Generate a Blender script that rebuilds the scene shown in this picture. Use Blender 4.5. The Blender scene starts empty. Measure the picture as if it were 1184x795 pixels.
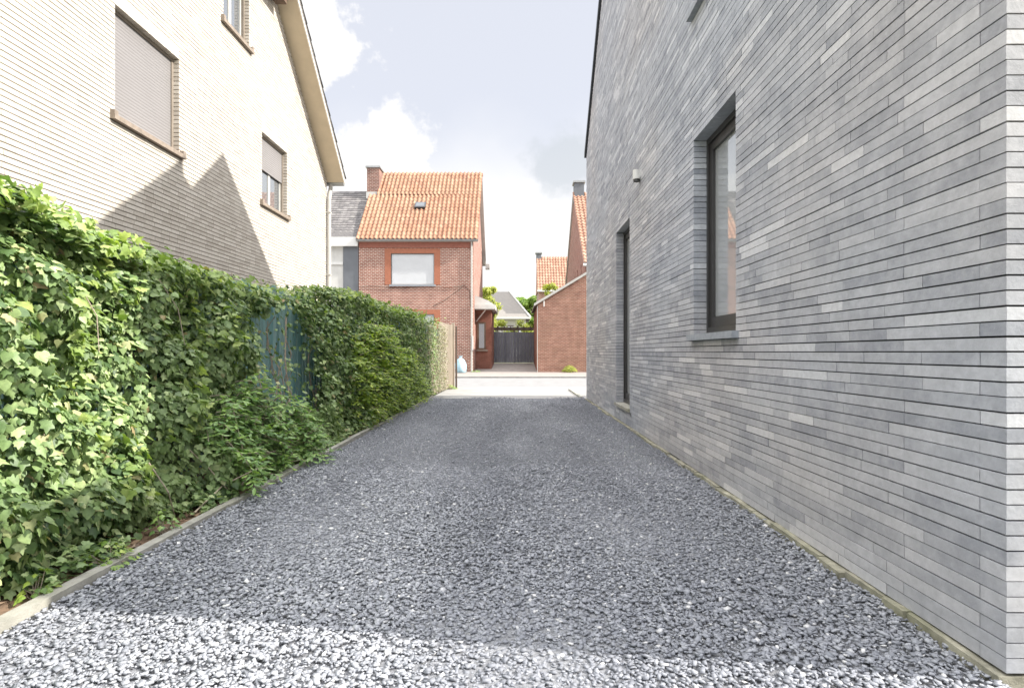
import bpy, math, random
import numpy as np
from mathutils import Vector, noise, Matrix

random.seed(7); rng = np.random.default_rng(7)
scene = bpy.context.scene
COL = scene.collection
R = math.radians
EXPOSURE = 1.2

# ------------------------------------------------------------------ helpers
WORLD = ((0, 0, 0), (1, 0, 0), (0, 1, 0), (0, 0, 1))

def tag(o, label=None, cat=None, group=None, kind=None):
    if label: o['label'] = label
    if cat: o['category'] = cat
    if group: o['group'] = group
    if kind: o['kind'] = kind
    return o

BASE = {}
def thing(name, label, cat, loc, group=None):
    o = bpy.data.objects.new(name, None)
    o.empty_display_size = 0.3
    o.location = loc
    COL.objects.link(o)
    BASE[o.name] = Vector(loc)
    return tag(o, label, cat, group)

def link_mesh(name, me, mat, parent=None, base=None, label=None):
    o = bpy.data.objects.new(name, me)
    if mat is not None: me.materials.append(mat)
    COL.objects.link(o)
    if parent is not None:
        b = BASE[parent.name]
        o.parent = parent
        BASE[o.name] = b
    else:
        b = Vector(base) if base is not None else Vector((0, 0, 0))
        o.location = b
        BASE[o.name] = b
    if b.length > 0: me.transform(Matrix.Translation(-b))
    if label: o['label'] = label
    return o

class MB:
    def __init__(s, frame=WORLD):
        s.v = []; s.f = []; s.smooth = False
        s.setframe(frame)
    def setframe(s, fr):
        s.o, s.U, s.V, s.W = [Vector(a) for a in fr]
        s.flip = s.U.cross(s.V).dot(s.W) < 0
        return s
    def pt(s, a, b, c):
        p = s.o + s.U * a + s.V * b + s.W * c
        s.v.append((p.x, p.y, p.z)); return len(s.v) - 1
    def face(s, idx):
        s.f.append(tuple(reversed(idx)) if s.flip else tuple(idx))
    def box(s, a0, a1, b0, b1, c0, c1, j=0.0):
        r = (lambda: random.uniform(-j, j)) if j else (lambda: 0)
        i = [s.pt(a + r(), b + r(), c + r()) for c in (c0, c1) for b in (b0, b1) for a in (a0, a1)]
        for q in ((0, 2, 3, 1), (4, 5, 7, 6), (0, 1, 5, 4), (2, 6, 7, 3), (0, 4, 6, 2), (1, 3, 7, 5)):
            s.face([i[k] for k in q])
        return s
    def prism(s, poly, c0, c1):
        n = len(poly)
        a = [s.pt(p[0], p[1], c0) for p in poly]; b = [s.pt(p[0], p[1], c1) for p in poly]
        s.face(a[::-1]); s.face(b)
        for k in range(n):
            s.face((a[k], a[(k + 1) % n], b[(k + 1) % n], b[k]))
        return s
    def poly(s, pts):
        s.face([s.pt(*p) for p in pts]); return s
    def tube(s, pts, rad, n=8, cap=True):
        pts = [Vector(p) for p in pts]
        if not isinstance(rad, (list, tuple)): rad = [rad] * len(pts)
        rings = []
        for k, p in enumerate(pts):
            d = (pts[min(k + 1, len(pts) - 1)] - pts[max(k - 1, 0)]).normalized()
            up = Vector((0, 0, 1)) if abs(d.z) < .9 else Vector((1, 0, 0))
            x = d.cross(up).normalized(); y = d.cross(x)
            rings.append([s.pt(*(p + (x * math.cos(t) + y * math.sin(t)) * rad[k])) for t in [2 * math.pi * i / n for i in range(n)]])
        for a, b in zip(rings, rings[1:]):
            for i in range(n):
                s.face((a[i], a[(i + 1) % n], b[(i + 1) % n], b[i]))
        if cap: s.face(rings[0][::-1]); s.face(rings[-1])
        return s
    def build(s, name, mat, parent=None, base=None, label=None, smooth=False):
        me = bpy.data.meshes.new(name)
        me.from_pydata(s.v, [], s.f)
        if smooth:
            me.polygons.foreach_set('use_smooth', [True] * len(me.polygons))
        me.update()
        return link_mesh(name, me, mat, parent, base, label)

def np_mesh(name, V, F, smooth=False):
    """V (n,3), F (m,k) with constant k"""
    me = bpy.data.meshes.new(name)
    me.vertices.add(len(V)); me.vertices.foreach_set('co', V.astype(np.float32).ravel())
    m, k = F.shape
    me.loops.add(m * k); me.loops.foreach_set('vertex_index', F.astype(np.int32).ravel())
    me.polygons.add(m)
    me.polygons.foreach_set('loop_start', np.arange(0, m * k, k, dtype=np.int32))
    me.polygons.foreach_set('loop_total', np.full(m, k, dtype=np.int32))
    if smooth: me.polygons.foreach_set('use_smooth', np.ones(m, dtype=bool))
    me.update(calc_edges=True)
    return me

# ------------------------------------------------------------------ materials
class NT:
    def __init__(s, name):
        s.m = bpy.data.materials.new(name); s.m.use_nodes = True
        s.t = s.m.node_tree; s.t.nodes.clear()
        s.out = s.n('ShaderNodeOutputMaterial')
        s.b = s.n('ShaderNodeBsdfPrincipled')
        s.l(s.b.outputs[0], s.out.inputs[0])
    def n(s, typ, **kw):
        x = s.t.nodes.new(typ)
        for k, v in kw.items():
            setattr(x, k, v)
        return x
    def l(s, a, b): s.t.links.new(a, b)
    def coord(s, scale=(1, 1, 1), kind='Object', rot=(0, 0, 0)):
        c = s.n('ShaderNodeTexCoord'); m = s.n('ShaderNodeMapping')
        m.inputs['Scale'].default_value = scale; m.inputs['Rotation'].default_value = rot
        s.l(c.outputs[kind], m.inputs[0]); return m.outputs[0]
    def noise(s, vec, scale, detail=4, rough=.55, out='Fac'):
        x = s.n('ShaderNodeTexNoise'); x.inputs['Scale'].default_value = scale
        x.inputs['Detail'].default_value = detail; x.inputs['Roughness'].default_value = rough
        s.l(vec, x.inputs['Vector']); return x.outputs[out]
    def ramp(s, fac, stops, interp='LINEAR'):
        x = s.n('ShaderNodeValToRGB'); x.color_ramp.interpolation = interp
        e = x.color_ramp.elements
        while len(e) < len(stops): e.new(.5)
        for el, (p, c) in zip(e, stops):
            el.position = p; el.color = (*c, 1) if len(c) == 3 else c
        s.l(fac, x.inputs[0]); return x.outputs[0]
    def mix(s, fac, a, b, mode='MIX'):
        x = s.n('ShaderNodeMix', data_type='RGBA', blend_type=mode)
        for v, i in ((fac, 0), (a, 6), (b, 7)):
            if isinstance(v, (int, float)): x.inputs[i].default_value = v
            elif isinstance(v, tuple): x.inputs[i].default_value = (*v, 1)
            else: s.l(v, x.inputs[i])
        return x.outputs[2]
    def math(s, op, a, b=0.0, clamp=False):
        x = s.n('ShaderNodeMath', operation=op, use_clamp=clamp)
        for v, i in ((a, 0), (b, 1)):
            if isinstance(v, (int, float)): x.inputs[i].default_value = v
            else: s.l(v, x.inputs[i])
        return x.outputs[0]
    def island(s):
        return s.n('ShaderNodeNewGeometry').outputs['Random Per Island']
    def bump(s, h, strength=.3, dist=.01):
        x = s.n('ShaderNodeBump'); x.inputs['Strength'].default_value = strength
        x.inputs['Distance'].default_value = dist
        s.l(h, x.inputs['Height']); s.l(x.outputs[0], s.b.inputs['Normal'])
    def col(s, c):
        if isinstance(c, tuple): s.b.inputs['Base Color'].default_value = (*c, 1)
        else: s.l(c, s.b.inputs['Base Color'])
    def set(s, rough=.7, metal=0.0, spec=.5):
        s.b.inputs['Roughness'].default_value = rough
        s.b.inputs['Metallic'].default_value = metal
        s.b.inputs['Specular IOR Level'].default_value = spec
        return s.m

def mat_plain(name, c, rough=.7, metal=0, var=.12, scale=6, bump=.15, spec=.5, dirt=None):
    t = NT(name); v = t.coord()
    n = t.noise(v, scale, 6)
    lo = tuple(x * (1 - var) for x in c); hi = tuple(min(x * (1 + var), 1) for x in c)
    col = t.ramp(n, [(.3, lo), (.7, hi)])
    if dirt:
        n3 = t.noise(v, 1.3, 5, .65)
        col = t.mix(t.ramp(n3, [(.45, (0, 0, 0)), (.7, (.7, .7, .7))]), col, dirt)
    t.col(col)
    if bump: t.bump(t.noise(v, scale * 14, 4), bump, .004)
    return t.set(rough, metal, spec)

def mat_islands(name, stops, rough=.8, spec=.3, stain=(.25, .25, .25), stain_amt=.35, sc=9, bump=.5, drift=None, bd=.004, dsc=(1, .35, .6)):
    t = NT(name); v = t.coord()
    base = t.ramp(t.island(), stops)
    n = t.noise(v, sc, 6, .65)
    col = t.mix(t.ramp(n, [(.42, (0, 0, 0)), (.75, (stain_amt,) * 3)]), base, stain)
    n1 = t.noise(t.coord((1, 1, 1)), sc * 5, 4, .7)
    col = t.mix(.6, col, t.mix(1.0, col, t.ramp(n1, [(.3, (.78, .78, .78)), (.7, (1.15, 1.15, 1.15))]), 'MULTIPLY'))
    if drift:
        n2 = t.noise(t.coord(dsc), .55, 3)
        col = t.mix(t.ramp(n2, [(.38, (0, 0, 0)), (.62, (1, 1, 1))]), t.mix(1.0, col, drift[0], 'MULTIPLY'), t.mix(1.0, col, drift[1], 'MULTIPLY'))
    t.col(col)
    if bump: t.bump(t.noise(v, sc * 12, 6, .7), bump, bd)
    return t.set(rough, 0, spec)

def mat_brick(name, c1, c2, mortar, bw=.21, rh=.065, ms=.012, axis='xz', offset=.5, dirt=None, squash=1.0):
    """brick texture on wall planes; axis 'xz' for walls facing Y, 'yz' for walls facing X"""
    t = NT(name)
    c = t.n('ShaderNodeTexCoord'); sp = t.n('ShaderNodeSeparateXYZ'); cb = t.n('ShaderNodeCombineXYZ')
    t.l(c.outputs['Object'], sp.inputs[0])
    t.l(sp.outputs['X' if axis[0] == 'x' else 'Y'], cb.inputs[0]); t.l(sp.outputs['Z'], cb.inputs[1])
    b = t.n('ShaderNodeTexBrick'); b.offset = offset
    t.l(cb.outputs[0], b.inputs['Vector'])
    b.inputs['Color1'].default_value = (*c1, 1); b.inputs['Color2'].default_value = (*c2, 1)
    b.inputs['Mortar'].default_value = (*mortar, 1)
    b.inputs['Scale'].default_value = 1; b.inputs['Mortar Size'].default_value = ms / 2
    b.inputs['Mortar Smooth'].default_value = .2
    b.inputs['Brick Width'].default_value = bw; b.inputs['Row Height'].default_value = rh
    v = t.coord()
    n = t.noise(v, 2.2, 6, .7)
    col = t.mix(1.0, b.outputs['Color'], t.ramp(n, [(.3, (.72, .7, .7)), (.7, (1.2, 1.2, 1.2))]), 'MULTIPLY')
    if dirt:
        n3 = t.noise(v, .8, 5, .7)
        col = t.mix(t.ramp(n3, [(.45, (0, 0, 0)), (.7, (.45, .45, .45))]), col, dirt)
    t.col(col)
    inv = t.math('SUBTRACT', 1.0, b.outputs['Fac'])
    t.bump(inv, .6, .008)
    return t.set(.9, 0, .2)

def mat_glass(name, tint=(.03, .035, .04), refl=.35):
    t = NT(name)
    t.col(tint); t.set(.03, 0, .8)
    t.b.inputs['IOR'].default_value = 1.8
    v = t.coord()
    t.bump(t.noise(v, 1.2, 1), .04, .02)
    g = t.n('ShaderNodeBsdfGlossy'); g.inputs['Roughness'].default_value = .02
    g.inputs['Color'].default_value = (.9, .93, .95, 1)
    m = t.n('ShaderNodeMixShader'); m.inputs[0].default_value = refl
    t.l(t.b.outputs[0], m.inputs[1]); t.l(g.outputs[0], m.inputs[2]); t.l(m.outputs[0], t.out.inputs[0])
    return t.m

def mat_leaf(name, stops, patch=None, rough=.38, trans=.35, spec=.5, pscale=1.6):
    t = NT(name); v = t.coord()
    col = t.ramp(t.island(), stops)
    if patch:
        n = t.noise(v, pscale, 4, .6)
        col = t.mix(t.ramp(n, [(.5, (0, 0, 0)), (.66, (.8, .8, .8))]), col, patch)
    n = t.noise(v, 45, 3)
    col = t.mix(1.0, col, t.ramp(n, [(.3, (.75, .78, .75)), (.7, (1.2, 1.2, 1.15))]), 'MULTIPLY')
    t.col(col); t.set(rough, 0, spec)
    tr = t.n('ShaderNodeBsdfTranslucent')
    br = t.mix(1.0, col, (1.5, 1.7, .6), 'MULTIPLY'); t.l(br, tr.inputs['Color'])
    m = t.n('ShaderNodeMixShader'); m.inputs[0].default_value = trans
    t.l(t.b.outputs[0], m.inputs[1]); t.l(tr.outputs[0], m.inputs[2]); t.l(m.outputs[0], t.out.inputs[0])
    return t.m

M = {}
M['grey_brick'] = mat_islands('grey_brick', [(0, (.25, .26, .283)), (.25, (.305, .314, .334)), (.6, (.355, .363, .38)), (.88, (.41, .415, .428)), (.96, (.52, .525, .53))],
    stain=(.52, .525, .54), stain_amt=.6, sc=5, bump=.5, drift=((.94, .97, 1.03), (1.10, 1.045, 1.01)), rough=.7)
M['grey_mortar'] = mat_plain('grey_mortar', (.05, .052, .056), .95)
M['cream_brick'] = mat_islands('cream_brick', [(0, (.44, .395, .34)), (.5, (.515, .47, .41)), (1, (.57, .525, .465))], stain=(.5, .45, .38), stain_amt=.2, sc=6, bump=.3)
M['cream_mortar'] = mat_plain('cream_mortar', (.21, .175, .14), .95)
M['cream_trim'] = mat_plain('cream_trim', (.62, .55, .44), .7, var=.05, scale=2)
M['soffit'] = mat_plain('soffit_boards', (.55, .46, .33), .6, var=.08, scale=3)
M['fascia'] = mat_plain('fascia_board', (.72, .68, .60), .5, var=.05)
M['brown_frame'] = mat_plain('brown_grey_frame', (.22, .185, .15), .55, var=.15)
M['brown_wood'] = mat_plain('brown_wood', (.11, .07, .045), .7, var=.3, scale=12)
M['stone_sill'] = mat_plain('brown_stone', (.24, .195, .155), .7, var=.2, scale=14, bump=.4)
M['anthracite'] = mat_plain('anthracite_metal', (.045, .043, .042), .38, metal=.2, var=.08, bump=0)
M['flashing'] = mat_plain('zinc_flashing', (.06, .065, .072), .4, metal=.5, bump=0)
M['bluestone'] = mat_plain('blue_stone', (.27, .29, .32), .6, var=.15, scale=18, bump=.3)
M['concrete'] = mat_plain('concrete_edging', (.31, .30, .265), .9, var=.25, scale=9, bump=.7, dirt=(.22, .215, .15))
M['moss_concrete'] = mat_plain('mossy_concrete', (.30, .285, .22), .95, var=.4, scale=16, bump=1, dirt=(.15, .155, .075))
M['glass'] = mat_glass('window_glass', (.36, .375, .38), .22)
M['dark_glass'] = mat_glass('dark_curtained_glass', (.07, .045, .05), .06)
M['glass_grey'] = mat_glass('old_window_glass', (.12, .13, .14), .25)
M['white'] = mat_plain('white_paint', (.62, .62, .60), .45, var=.04)
M['offwhite'] = mat_plain('offwhite_render', (.52, .515, .49), .85, var=.08, scale=3)
M['room'] = mat_plain('plaster_room', (.6, .58, .54), .9)
M['pipe'] = mat_plain('grey_pvc', (.42, .41, .38), .5, var=.1)
M['zinc'] = mat_plain('zinc_gutter', (.33, .34, .34), .45, metal=.5, var=.15)
M['dark_panel'] = mat_plain('dark_grey_cladding', (.13, .14, .155), .7, var=.1, scale=2)
M['red_brick'] = mat_brick('red_brick', (.25, .095, .065), (.31, .135, .095), (.52, .44, .38), bw=.22, rh=.085, ms=.028)
M['red_brick_side'] = mat_brick('red_brick_side', (.27, .13, .10), (.32, .17, .135), (.40, .33, .29), bw=.22, rh=.078, ms=.018, axis='yz')
M['old_brick'] = mat_brick('old_weathered_brick', (.22, .095, .07), (.29, .14, .10), (.38, .30, .235), bw=.22, rh=.075, ms=.020, dirt=(.20, .13, .09))
M['old_brick_side'] = mat_brick('old_weathered_brick_side', (.27, .10, .065), (.34, .15, .10), (.36, .26, .19), bw=.2, rh=.065, ms=.012, axis='yz', dirt=(.15, .085, .055))
M['dark_brick'] = mat_brick('dark_annex_brick', (.21, .085, .06), (.26, .11, .08), (.2, .14, .11), bw=.2, rh=.065, ms=.012)  # annex brick, darker brick and mortar than the red house wall
M['orange_brick'] = mat_plain('orange_brick_band', (.34, .13, .075), .85, var=.12, scale=8)
M['frieze'] = mat_plain('dark_red_frieze', (.27, .10, .07), .85, var=.15, scale=8)
M['orange_tile'] = mat_islands('orange_clay_tile', [(0, (.27, .135, .085)), (.3, (.30, .155, .095)), (.7, (.325, .172, .108)), (.97, (.36, .205, .135)), (1, (.24, .12, .08))], stain=(.36, .25, .165), stain_amt=.6, sc=1.2, bump=.2)
M['pink_tile'] = mat_islands('faded_clay_tile', [(0, (.30, .15, .10)), (.5, (.35, .19, .13)), (1, (.39, .24, .17))], stain=(.36, .26, .19), stain_amt=.4, sc=3, bump=.2)
M['slate_tile'] = mat_islands('slate_tile', [(0, (.10, .095, .095)), (.5, (.14, .13, .13)), (1, (.19, .18, .175))], stain=(.2, .19, .17), stain_amt=.3, sc=3, bump=.2)
M['grey_tile'] = mat_islands('grey_concrete_tile', [(0, (.18, .165, .15)), (1, (.22, .205, .19))], stain=(.3, .28, .24), stain_amt=.3, sc=3, bump=.2)
M['chimney_brick'] = mat_brick('chimney_brick', (.17, .07, .055), (.24, .11, .085), (.42, .36, .31), bw=.22, rh=.085, ms=.026)
M['soil'] = mat_plain('bare_soil', (.17, .105, .065), .95, var=.4, scale=20, bump=1.0, dirt=(.28, .2, .13))
M['asphalt'] = mat_plain('pale_worn_asphalt', (.20, .198, .195), .9, var=.12, scale=3, bump=.4)
M['apron'] = mat_plain('pale_concrete_apron', (.27, .262, .25), .9, var=.15, scale=2.5, bump=.3, dirt=(.225, .218, .205))
M['pave'] = mat_plain('pale_pavement', (.235, .21, .19), .9, var=.15, scale=5, bump=.3)
M['ground'] = mat_plain('ground_earth_and_grass', (.22, .22, .14), .95, var=.3, scale=.3, bump=.5)
M['gravel_bed'] = mat_plain('gravel_bed', (.22, .225, .24), .95, var=.4, scale=60, bump=1)
M['slate'] = mat_islands('slate_chips', [(0, (.18, .187, .205)), (.4, (.235, .242, .262)), (.75, (.285, .292, .312)), (.96, (.34, .347, .362)), (.992, (.60, .59, .57))],
    stain=(.31, .317, .335), stain_amt=.4, sc=30, bump=.3, drift=((.82, .83, .86), (1.16, 1.165, 1.17)), rough=.62, dsc=(1.6, .22, .6))
M['teal'] = None
t = NT('teal_slats'); v = t.coord((1, 1, .12))
col = t.ramp(t.island(), [(0, (.10, .24, .25)), (.5, (.18, .35, .355)), (1, (.30, .46, .455))])
t.col(t.mix(t.ramp(t.noise(v, 25, 4), [(.42, (0, 0, 0)), (.68, (.75, .75, .75))]), col, (.30, .38, .38))); M['teal'] = t.set(.7)
def mat_wood(name, stops):
    t = NT(name); v = t.coord((1, 1, .08))
    c = t.ramp(t.island(), stops)
    n = t.noise(v, 30, 5)
    t.col(t.mix(1.0, c, t.ramp(n, [(.3, (.7, .68, .66)), (.7, (1.2, 1.2, 1.2))]), 'MULTIPLY')); t.bump(n, .4, .004)
    return t.set(.8, 0, .3)
M['pale_wood'] = mat_wood('weathered_pale_wood', [(0, (.29, .245, .19)), (1, (.40, .345, .28))])
M['gate_wood'] = mat_wood('blue_grey_stained_boards', [(0, (.14, .148, .175)), (1, (.20, .208, .24))])
M['dark_wood'] = mat_wood('dark_beam', [(0, (.10, .075, .06)), (1, (.14, .11, .09))])
M['bark'] = mat_plain('bark', (.15, .12, .09), .95, var=.35, scale=20, bump=1)
M['stem'] = mat_plain('dry_ivy_stem', (.33, .27, .21), .9, var=.3, scale=30, bump=.5)
M['dry'] = mat_plain('dry_stalk', (.45, .38, .28), .9, var=.3, scale=30, bump=.3)
M['ivy'] = mat_leaf('ivy_leaf', [(0, (.035, .07, .025)), (.25, (.095, .155, .055)), (.55, (.18, .26, .10)), (.8, (.29, .375, .165)), (.96, (.43, .49, .25)), (1, (.34, .24, .13))], patch=(.20, .27, .11), trans=.2, rough=.48, spec=.45)
M['ivy_young'] = mat_leaf('young_ivy_leaf', [(0, (.14, .21, .06)), (.6, (.24, .32, .09)), (1, (.38, .44, .15))], trans=.32, rough=.5)
M['ivy_old'] = mat_leaf('dry_ivy_leaf', [(0, (.12, .12, .07)), (.5, (.22, .21, .14)), (1, (.38, .35, .26))], trans=.2)
M['creeper'] = mat_leaf('creeper_leaf', [(0, (.10, .17, .03)), (.45, (.22, .31, .05)), (.8, (.34, .42, .08)), (1, (.46, .49, .12))], trans=.35, rough=.45)
M['elder'] = mat_leaf('elder_leaf', [(0, (.10, .19, .06)), (.6, (.20, .32, .10)), (1, (.30, .42, .12))], trans=.3)
M['weed'] = mat_leaf('weed_leaf', [(0, (.10, .18, .04)), (.6, (.22, .32, .06)), (1, (.38, .45, .10))], trans=.35)
M['tree_yellow'] = mat_leaf('yellow_green_leaf', [(0, (.19, .22, .04)), (.6, (.34, .36, .06)), (1, (.45, .44, .10))], trans=.35, rough=.6)
M['tree_green'] = mat_leaf('fresh_green_leaf', [(0, (.10, .18, .03)), (.6, (.19, .30, .05)), (1, (.30, .38, .09))], trans=.35, rough=.6)
M['bag'] = None
t = NT('pale_blue_plastic'); v = t.coord()
t.col(t.ramp(t.noise(v, 5, 3), [(.3, (.30, .50, .62)), (.7, (.46, .66, .74))])); t.bump(t.noise(v, 9, 5, .7), .8, .03); M['bag'] = t.set(.3)

# corrugated / slatted shutter
def mat_shutter(name, c, pitch=.045):
    t = NT(name)
    c0 = t.n('ShaderNodeTexCoord'); sp = t.n('ShaderNodeSeparateXYZ'); t.l(c0.outputs['Object'], sp.inputs[0])
    w = t.math('FRACT', t.math('DIVIDE', sp.outputs['Z'], pitch))
    n = t.noise(t.coord(), 2, 4)
    t.col(t.mix(1.0, t.ramp(n, [(.3, tuple(x * .93 for x in c)), (.7, c)]), t.ramp(w, [(0, (.6, .6, .6)), (.12, (1, 1, 1)), (1, (1, 1, 1))]), 'MULTIPLY'))
    t.bump(t.math('SINE', t.math('MULTIPLY', w, math.pi)), .5, .006)
    return t.set(.5)
M['shutter_grey'] = mat_shutter('grey_beige_shutter', (.225, .212, .208))
M['shutter_white'] = mat_shutter('white_shutter', (.55, .565, .58), .05)

def struct(name, mb, m, label=None):
    o = mb.build(name, M[m]); o['kind'] = 'structure'; return o

# ------------------------------------------------------------------ ground
KX = -2.02            # inner face of the kerb
WX = 1.62             # face of the grey wall
struct('ground', MB().box(-250, 250, -60, 400, -.6, -.13), 'ground')
struct('gravel_bed', MB().box(KX - .02, WX + .05, -4, 13.5, -.12, -.012), 'gravel_bed')
struct('soil_bed', MB().box(-3.15, KX - .05, -4, 17.2, -.12, .0), 'soil')
struct('side_yard', MB().box(-5.6, -3.152, -4, 17.6, -.12, -.02), 'pave')
struct('concrete_apron', MB().box(-3.3, 4.5, 13.504, 17.9, -.12, .0), 'apron')
struct('road', MB().box(-120, 120, 18.02, 25.0, -.12, -.035), 'asphalt')
struct('near_pavement', MB().box(-120, -3.304, 15.9, 17.9, -.12, -.006).box(4.504, 120, 13.6, 17.9, -.12, -.006), 'pave')
mb = MB()
for k in range(-120, 120): mb.box(k, k + .992, 17.904, 18.016, -.12, .0)
for k in range(-120, 120): mb.box(k, k + .992, 25.004, 25.12, -.12, .035)
struct('road_kerb', mb, 'apron')
struct('far_pavement', MB().box(-120, 120, 25.124, 31.45, -.12, .02), 'pave')
mb = MB()
mb.v = [(-2.35, 31.454, .02), (1.15, 31.454, .02), (1.15, 37.2, .37), (-2.35, 37.2, .37), (-2.35, 31.454, -.12), (1.15, 31.454, -.12), (1.15, 37.2, -.12), (-2.35, 37.2, -.12)]
mb.f = [(0, 1, 2, 3), (0, 4, 5, 1), (1, 5, 6, 2), (2, 6, 7, 3), (3, 7, 4, 0)]
struct('garden_drive', mb, 'pave')
struct('back_garden', MB().box(-30, 30, 37.204, 110, -.12, .36), 'ground')
# concrete kerb strip, one metre lengths
mb = MB(); y = -4.0
while y < 13.3:
    dz = random.uniform(-.006, .006); dx = random.uniform(-.006, .006)
    mb.box(KX - .062 + dx, KX + dx, y, y + .988, -.15, .035 + dz, j=.003); y += 1.0
mb.box(WX - .10, WX - .04, 13.56, 16.6, -.1, .04)
struct('garden_kerb', mb, 'concrete')

# ------------------------------------------------------------------ gravel (real stones)
ico_v = []
ph = (1 + 5 ** .5) / 2
for a, b in ((1, ph), (-1, ph), (1, -ph), (-1, -ph)):
    ico_v += [(0, a, b), (a, b, 0), (b, 0, a)]
ico_v = np.array(ico_v) / math.sqrt(1 + ph * ph)
def hull_faces(P):
    F = []
    n = len(P)
    for i in range(n):
        for j in range(i + 1, n):
            for k in range(j + 1, n):
                nn = np.cross(P[j] - P[i], P[k] - P[i]); d = (P - P[i]) @ nn
                if (d <= 1e-6).all(): F.append((i, j, k))
                elif (d >= -1e-6).all(): F.append((i, k, j))
    return np.array(F)
ico_f = hull_faces(ico_v)
oct_v = np.array([(1, 0, 0), (-1, 0, 0), (0, 1, 0), (0, -1, 0), (0, 0, 1), (0, 0, -1)], float)
oct_f = hull_faces(oct_v)

box_v = np.array([(x, y, z) for x in (-.75, .75) for y in (-.75, .75) for z in (-.7, .7)], float)
box_f = np.array([(0, 1, 3), (0, 3, 2), (4, 6, 7), (4, 7, 5), (0, 4, 5), (0, 5, 1), (2, 3, 7), (2, 7, 6), (0, 2, 6), (0, 6, 4), (1, 5, 7), (1, 7, 3)])
def stones(n, x0, x1, y0, y1, smin, smax, tv, tf, z0=-.012, lift=.012):
    P = np.stack([rng.uniform(x0, x1, n), rng.uniform(y0, y1, n)], 1)
    s = smin + (smax - smin) * rng.random(n) ** 2.2
    sc = np.stack([s, s * rng.uniform(.5, .85, n), s * rng.uniform(.25, .5, n)], 1)
    V = tv[None] * (1 + rng.uniform(-.30, .30, (n, len(tv), 1))) + rng.uniform(-.16, .16, (n, len(tv), 3))
    V = V * sc[:, None, :]
    yaw = rng.uniform(0, 2 * math.pi, n); tilt = rng.normal(0, .23, n); t2 = rng.normal(0, .23, n)
    def rot(V, a, i, j):
        c, q = np.cos(a)[:, None], np.sin(a)[:, None]
        A, B = V[..., i].copy(), V[..., j].copy()
        V[..., i] = A * c - B * q; V[..., j] = A * q + B * c
    rot(V, tilt, 0, 2); rot(V, t2, 1, 2); rot(V, yaw, 0, 1)
    zz = z0 + rng.uniform(0, lift, n) + s * .15
    # gentle undulation of the bed, two worn wheel tracks
    X, Y = P[:, 0], P[:, 1]
    zz += .008 * np.sin(X * 3.1 + Y * .7) * np.sin(Y * 1.9 + 1)
    edge = np.minimum(np.abs(X - KX), np.abs(WX - X)); zz += .012 * np.exp(-edge / .15)
    V[..., 0] += X[:, None]; V[..., 1] += Y[:, None]; V[..., 2] += zz[:, None]
    V[..., 0] = np.clip(V[..., 0], KX + .001, WX - .002)
    F = tf[None] + (np.arange(n) * len(tv))[:, None, None]
    return V.reshape(-1, 3), F.reshape(-1, 3)
parts = [stones(26000, KX, WX, 1.2, 3.0, .007, .017, box_v, box_f), stones(14000, KX, WX, 1.2, 3.0, .006, .015, ico_v, ico_f),
         stones(46000, KX, WX, 3.0, 5.5, .007, .0155, box_v, box_f),
         stones(52000, KX, WX, 5.5, 8.0, .0075, .016, oct_v, oct_f), stones(40000, KX, WX, 8.0, 10.5, .009, .018, oct_v, oct_f),
         stones(46000, KX, WX, 10.5, 13.55, .010, .020, oct_v, oct_f),
         stones(12000, KX, WX, -3.9, 1.2, .014, .030, oct_v, oct_f),
         stones(420, KX, WX, 1.6, 11, .016, .028, ico_v, ico_f, lift=.02),
         stones(900, KX, WX, 13.4, 13.9, .008, .02, oct_v, oct_f, z0=.0, lift=.002)]
off = 0; VV = []; FF = []
for V, F in parts:
    VV.append(V); FF.append(F + off); off += len(V)
o = link_mesh('gravel', np_mesh('gravel', np.concatenate(VV), np.concatenate(FF)), M['slate'])
tag(o, 'blue grey slate gravel covering the driveway', 'gravel', kind='stuff')

# ------------------------------------------------------------------ brick laying
def lay(mb, u0, u1, z0, z1, pitch, lens, gap, vgap, w0, w1, holes=(), top=None, jit=.0015, quoin=None, gj=.4):
    """lays individual bricks; frame is (u along wall, v up, w outwards); holes = (ua, ub, za, zb)"""
    n = int(round((z1 - z0) / pitch))
    for c in range(n):
        za = z0 + c * pitch; zb = za + pitch - gap * random.uniform(1 - gj, 1 + gj); zm = (za + zb) / 2
        ivs = [(u0, u1)]
        if top:
            ivs = []; st = None; N = 240
            for k in range(N + 1):
                u = u0 + (u1 - u0) * k / N; ok = top(u) > zb
                if ok and st is None: st = u
                if not ok and st is not None: ivs.append((st, u - (u1 - u0) / N)); st = None
            if st is not None: ivs.append((st, u1))
        for (ha, hb, hz0, hz1) in holes:
            if hz0 - .002 < zm < hz1 + .002:
                nv = []
                for a, b in ivs:
                    if hb <= a or ha >= b: nv.append((a, b)); continue
                    if ha > a: nv.append((a, ha))
                    if hb < b: nv.append((hb, b))
                ivs = nv
        for a, b in ivs:
            u = a; first = True
            while u < b - .004:
                L = random.choice(lens) * random.uniform(.97, 1.03)
                if first and quoin: L = quoin[c % 2]
                elif first: L *= random.uniform(.4, 1)
                first = False
                e = min(u + L, b)
                if b - e < .05: e = b
                dw = random.uniform(-jit, jit)
                mb.box(u, e - (vgap if e < b else 0), za, zb, w0, w1 + dw)
                u = e

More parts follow.
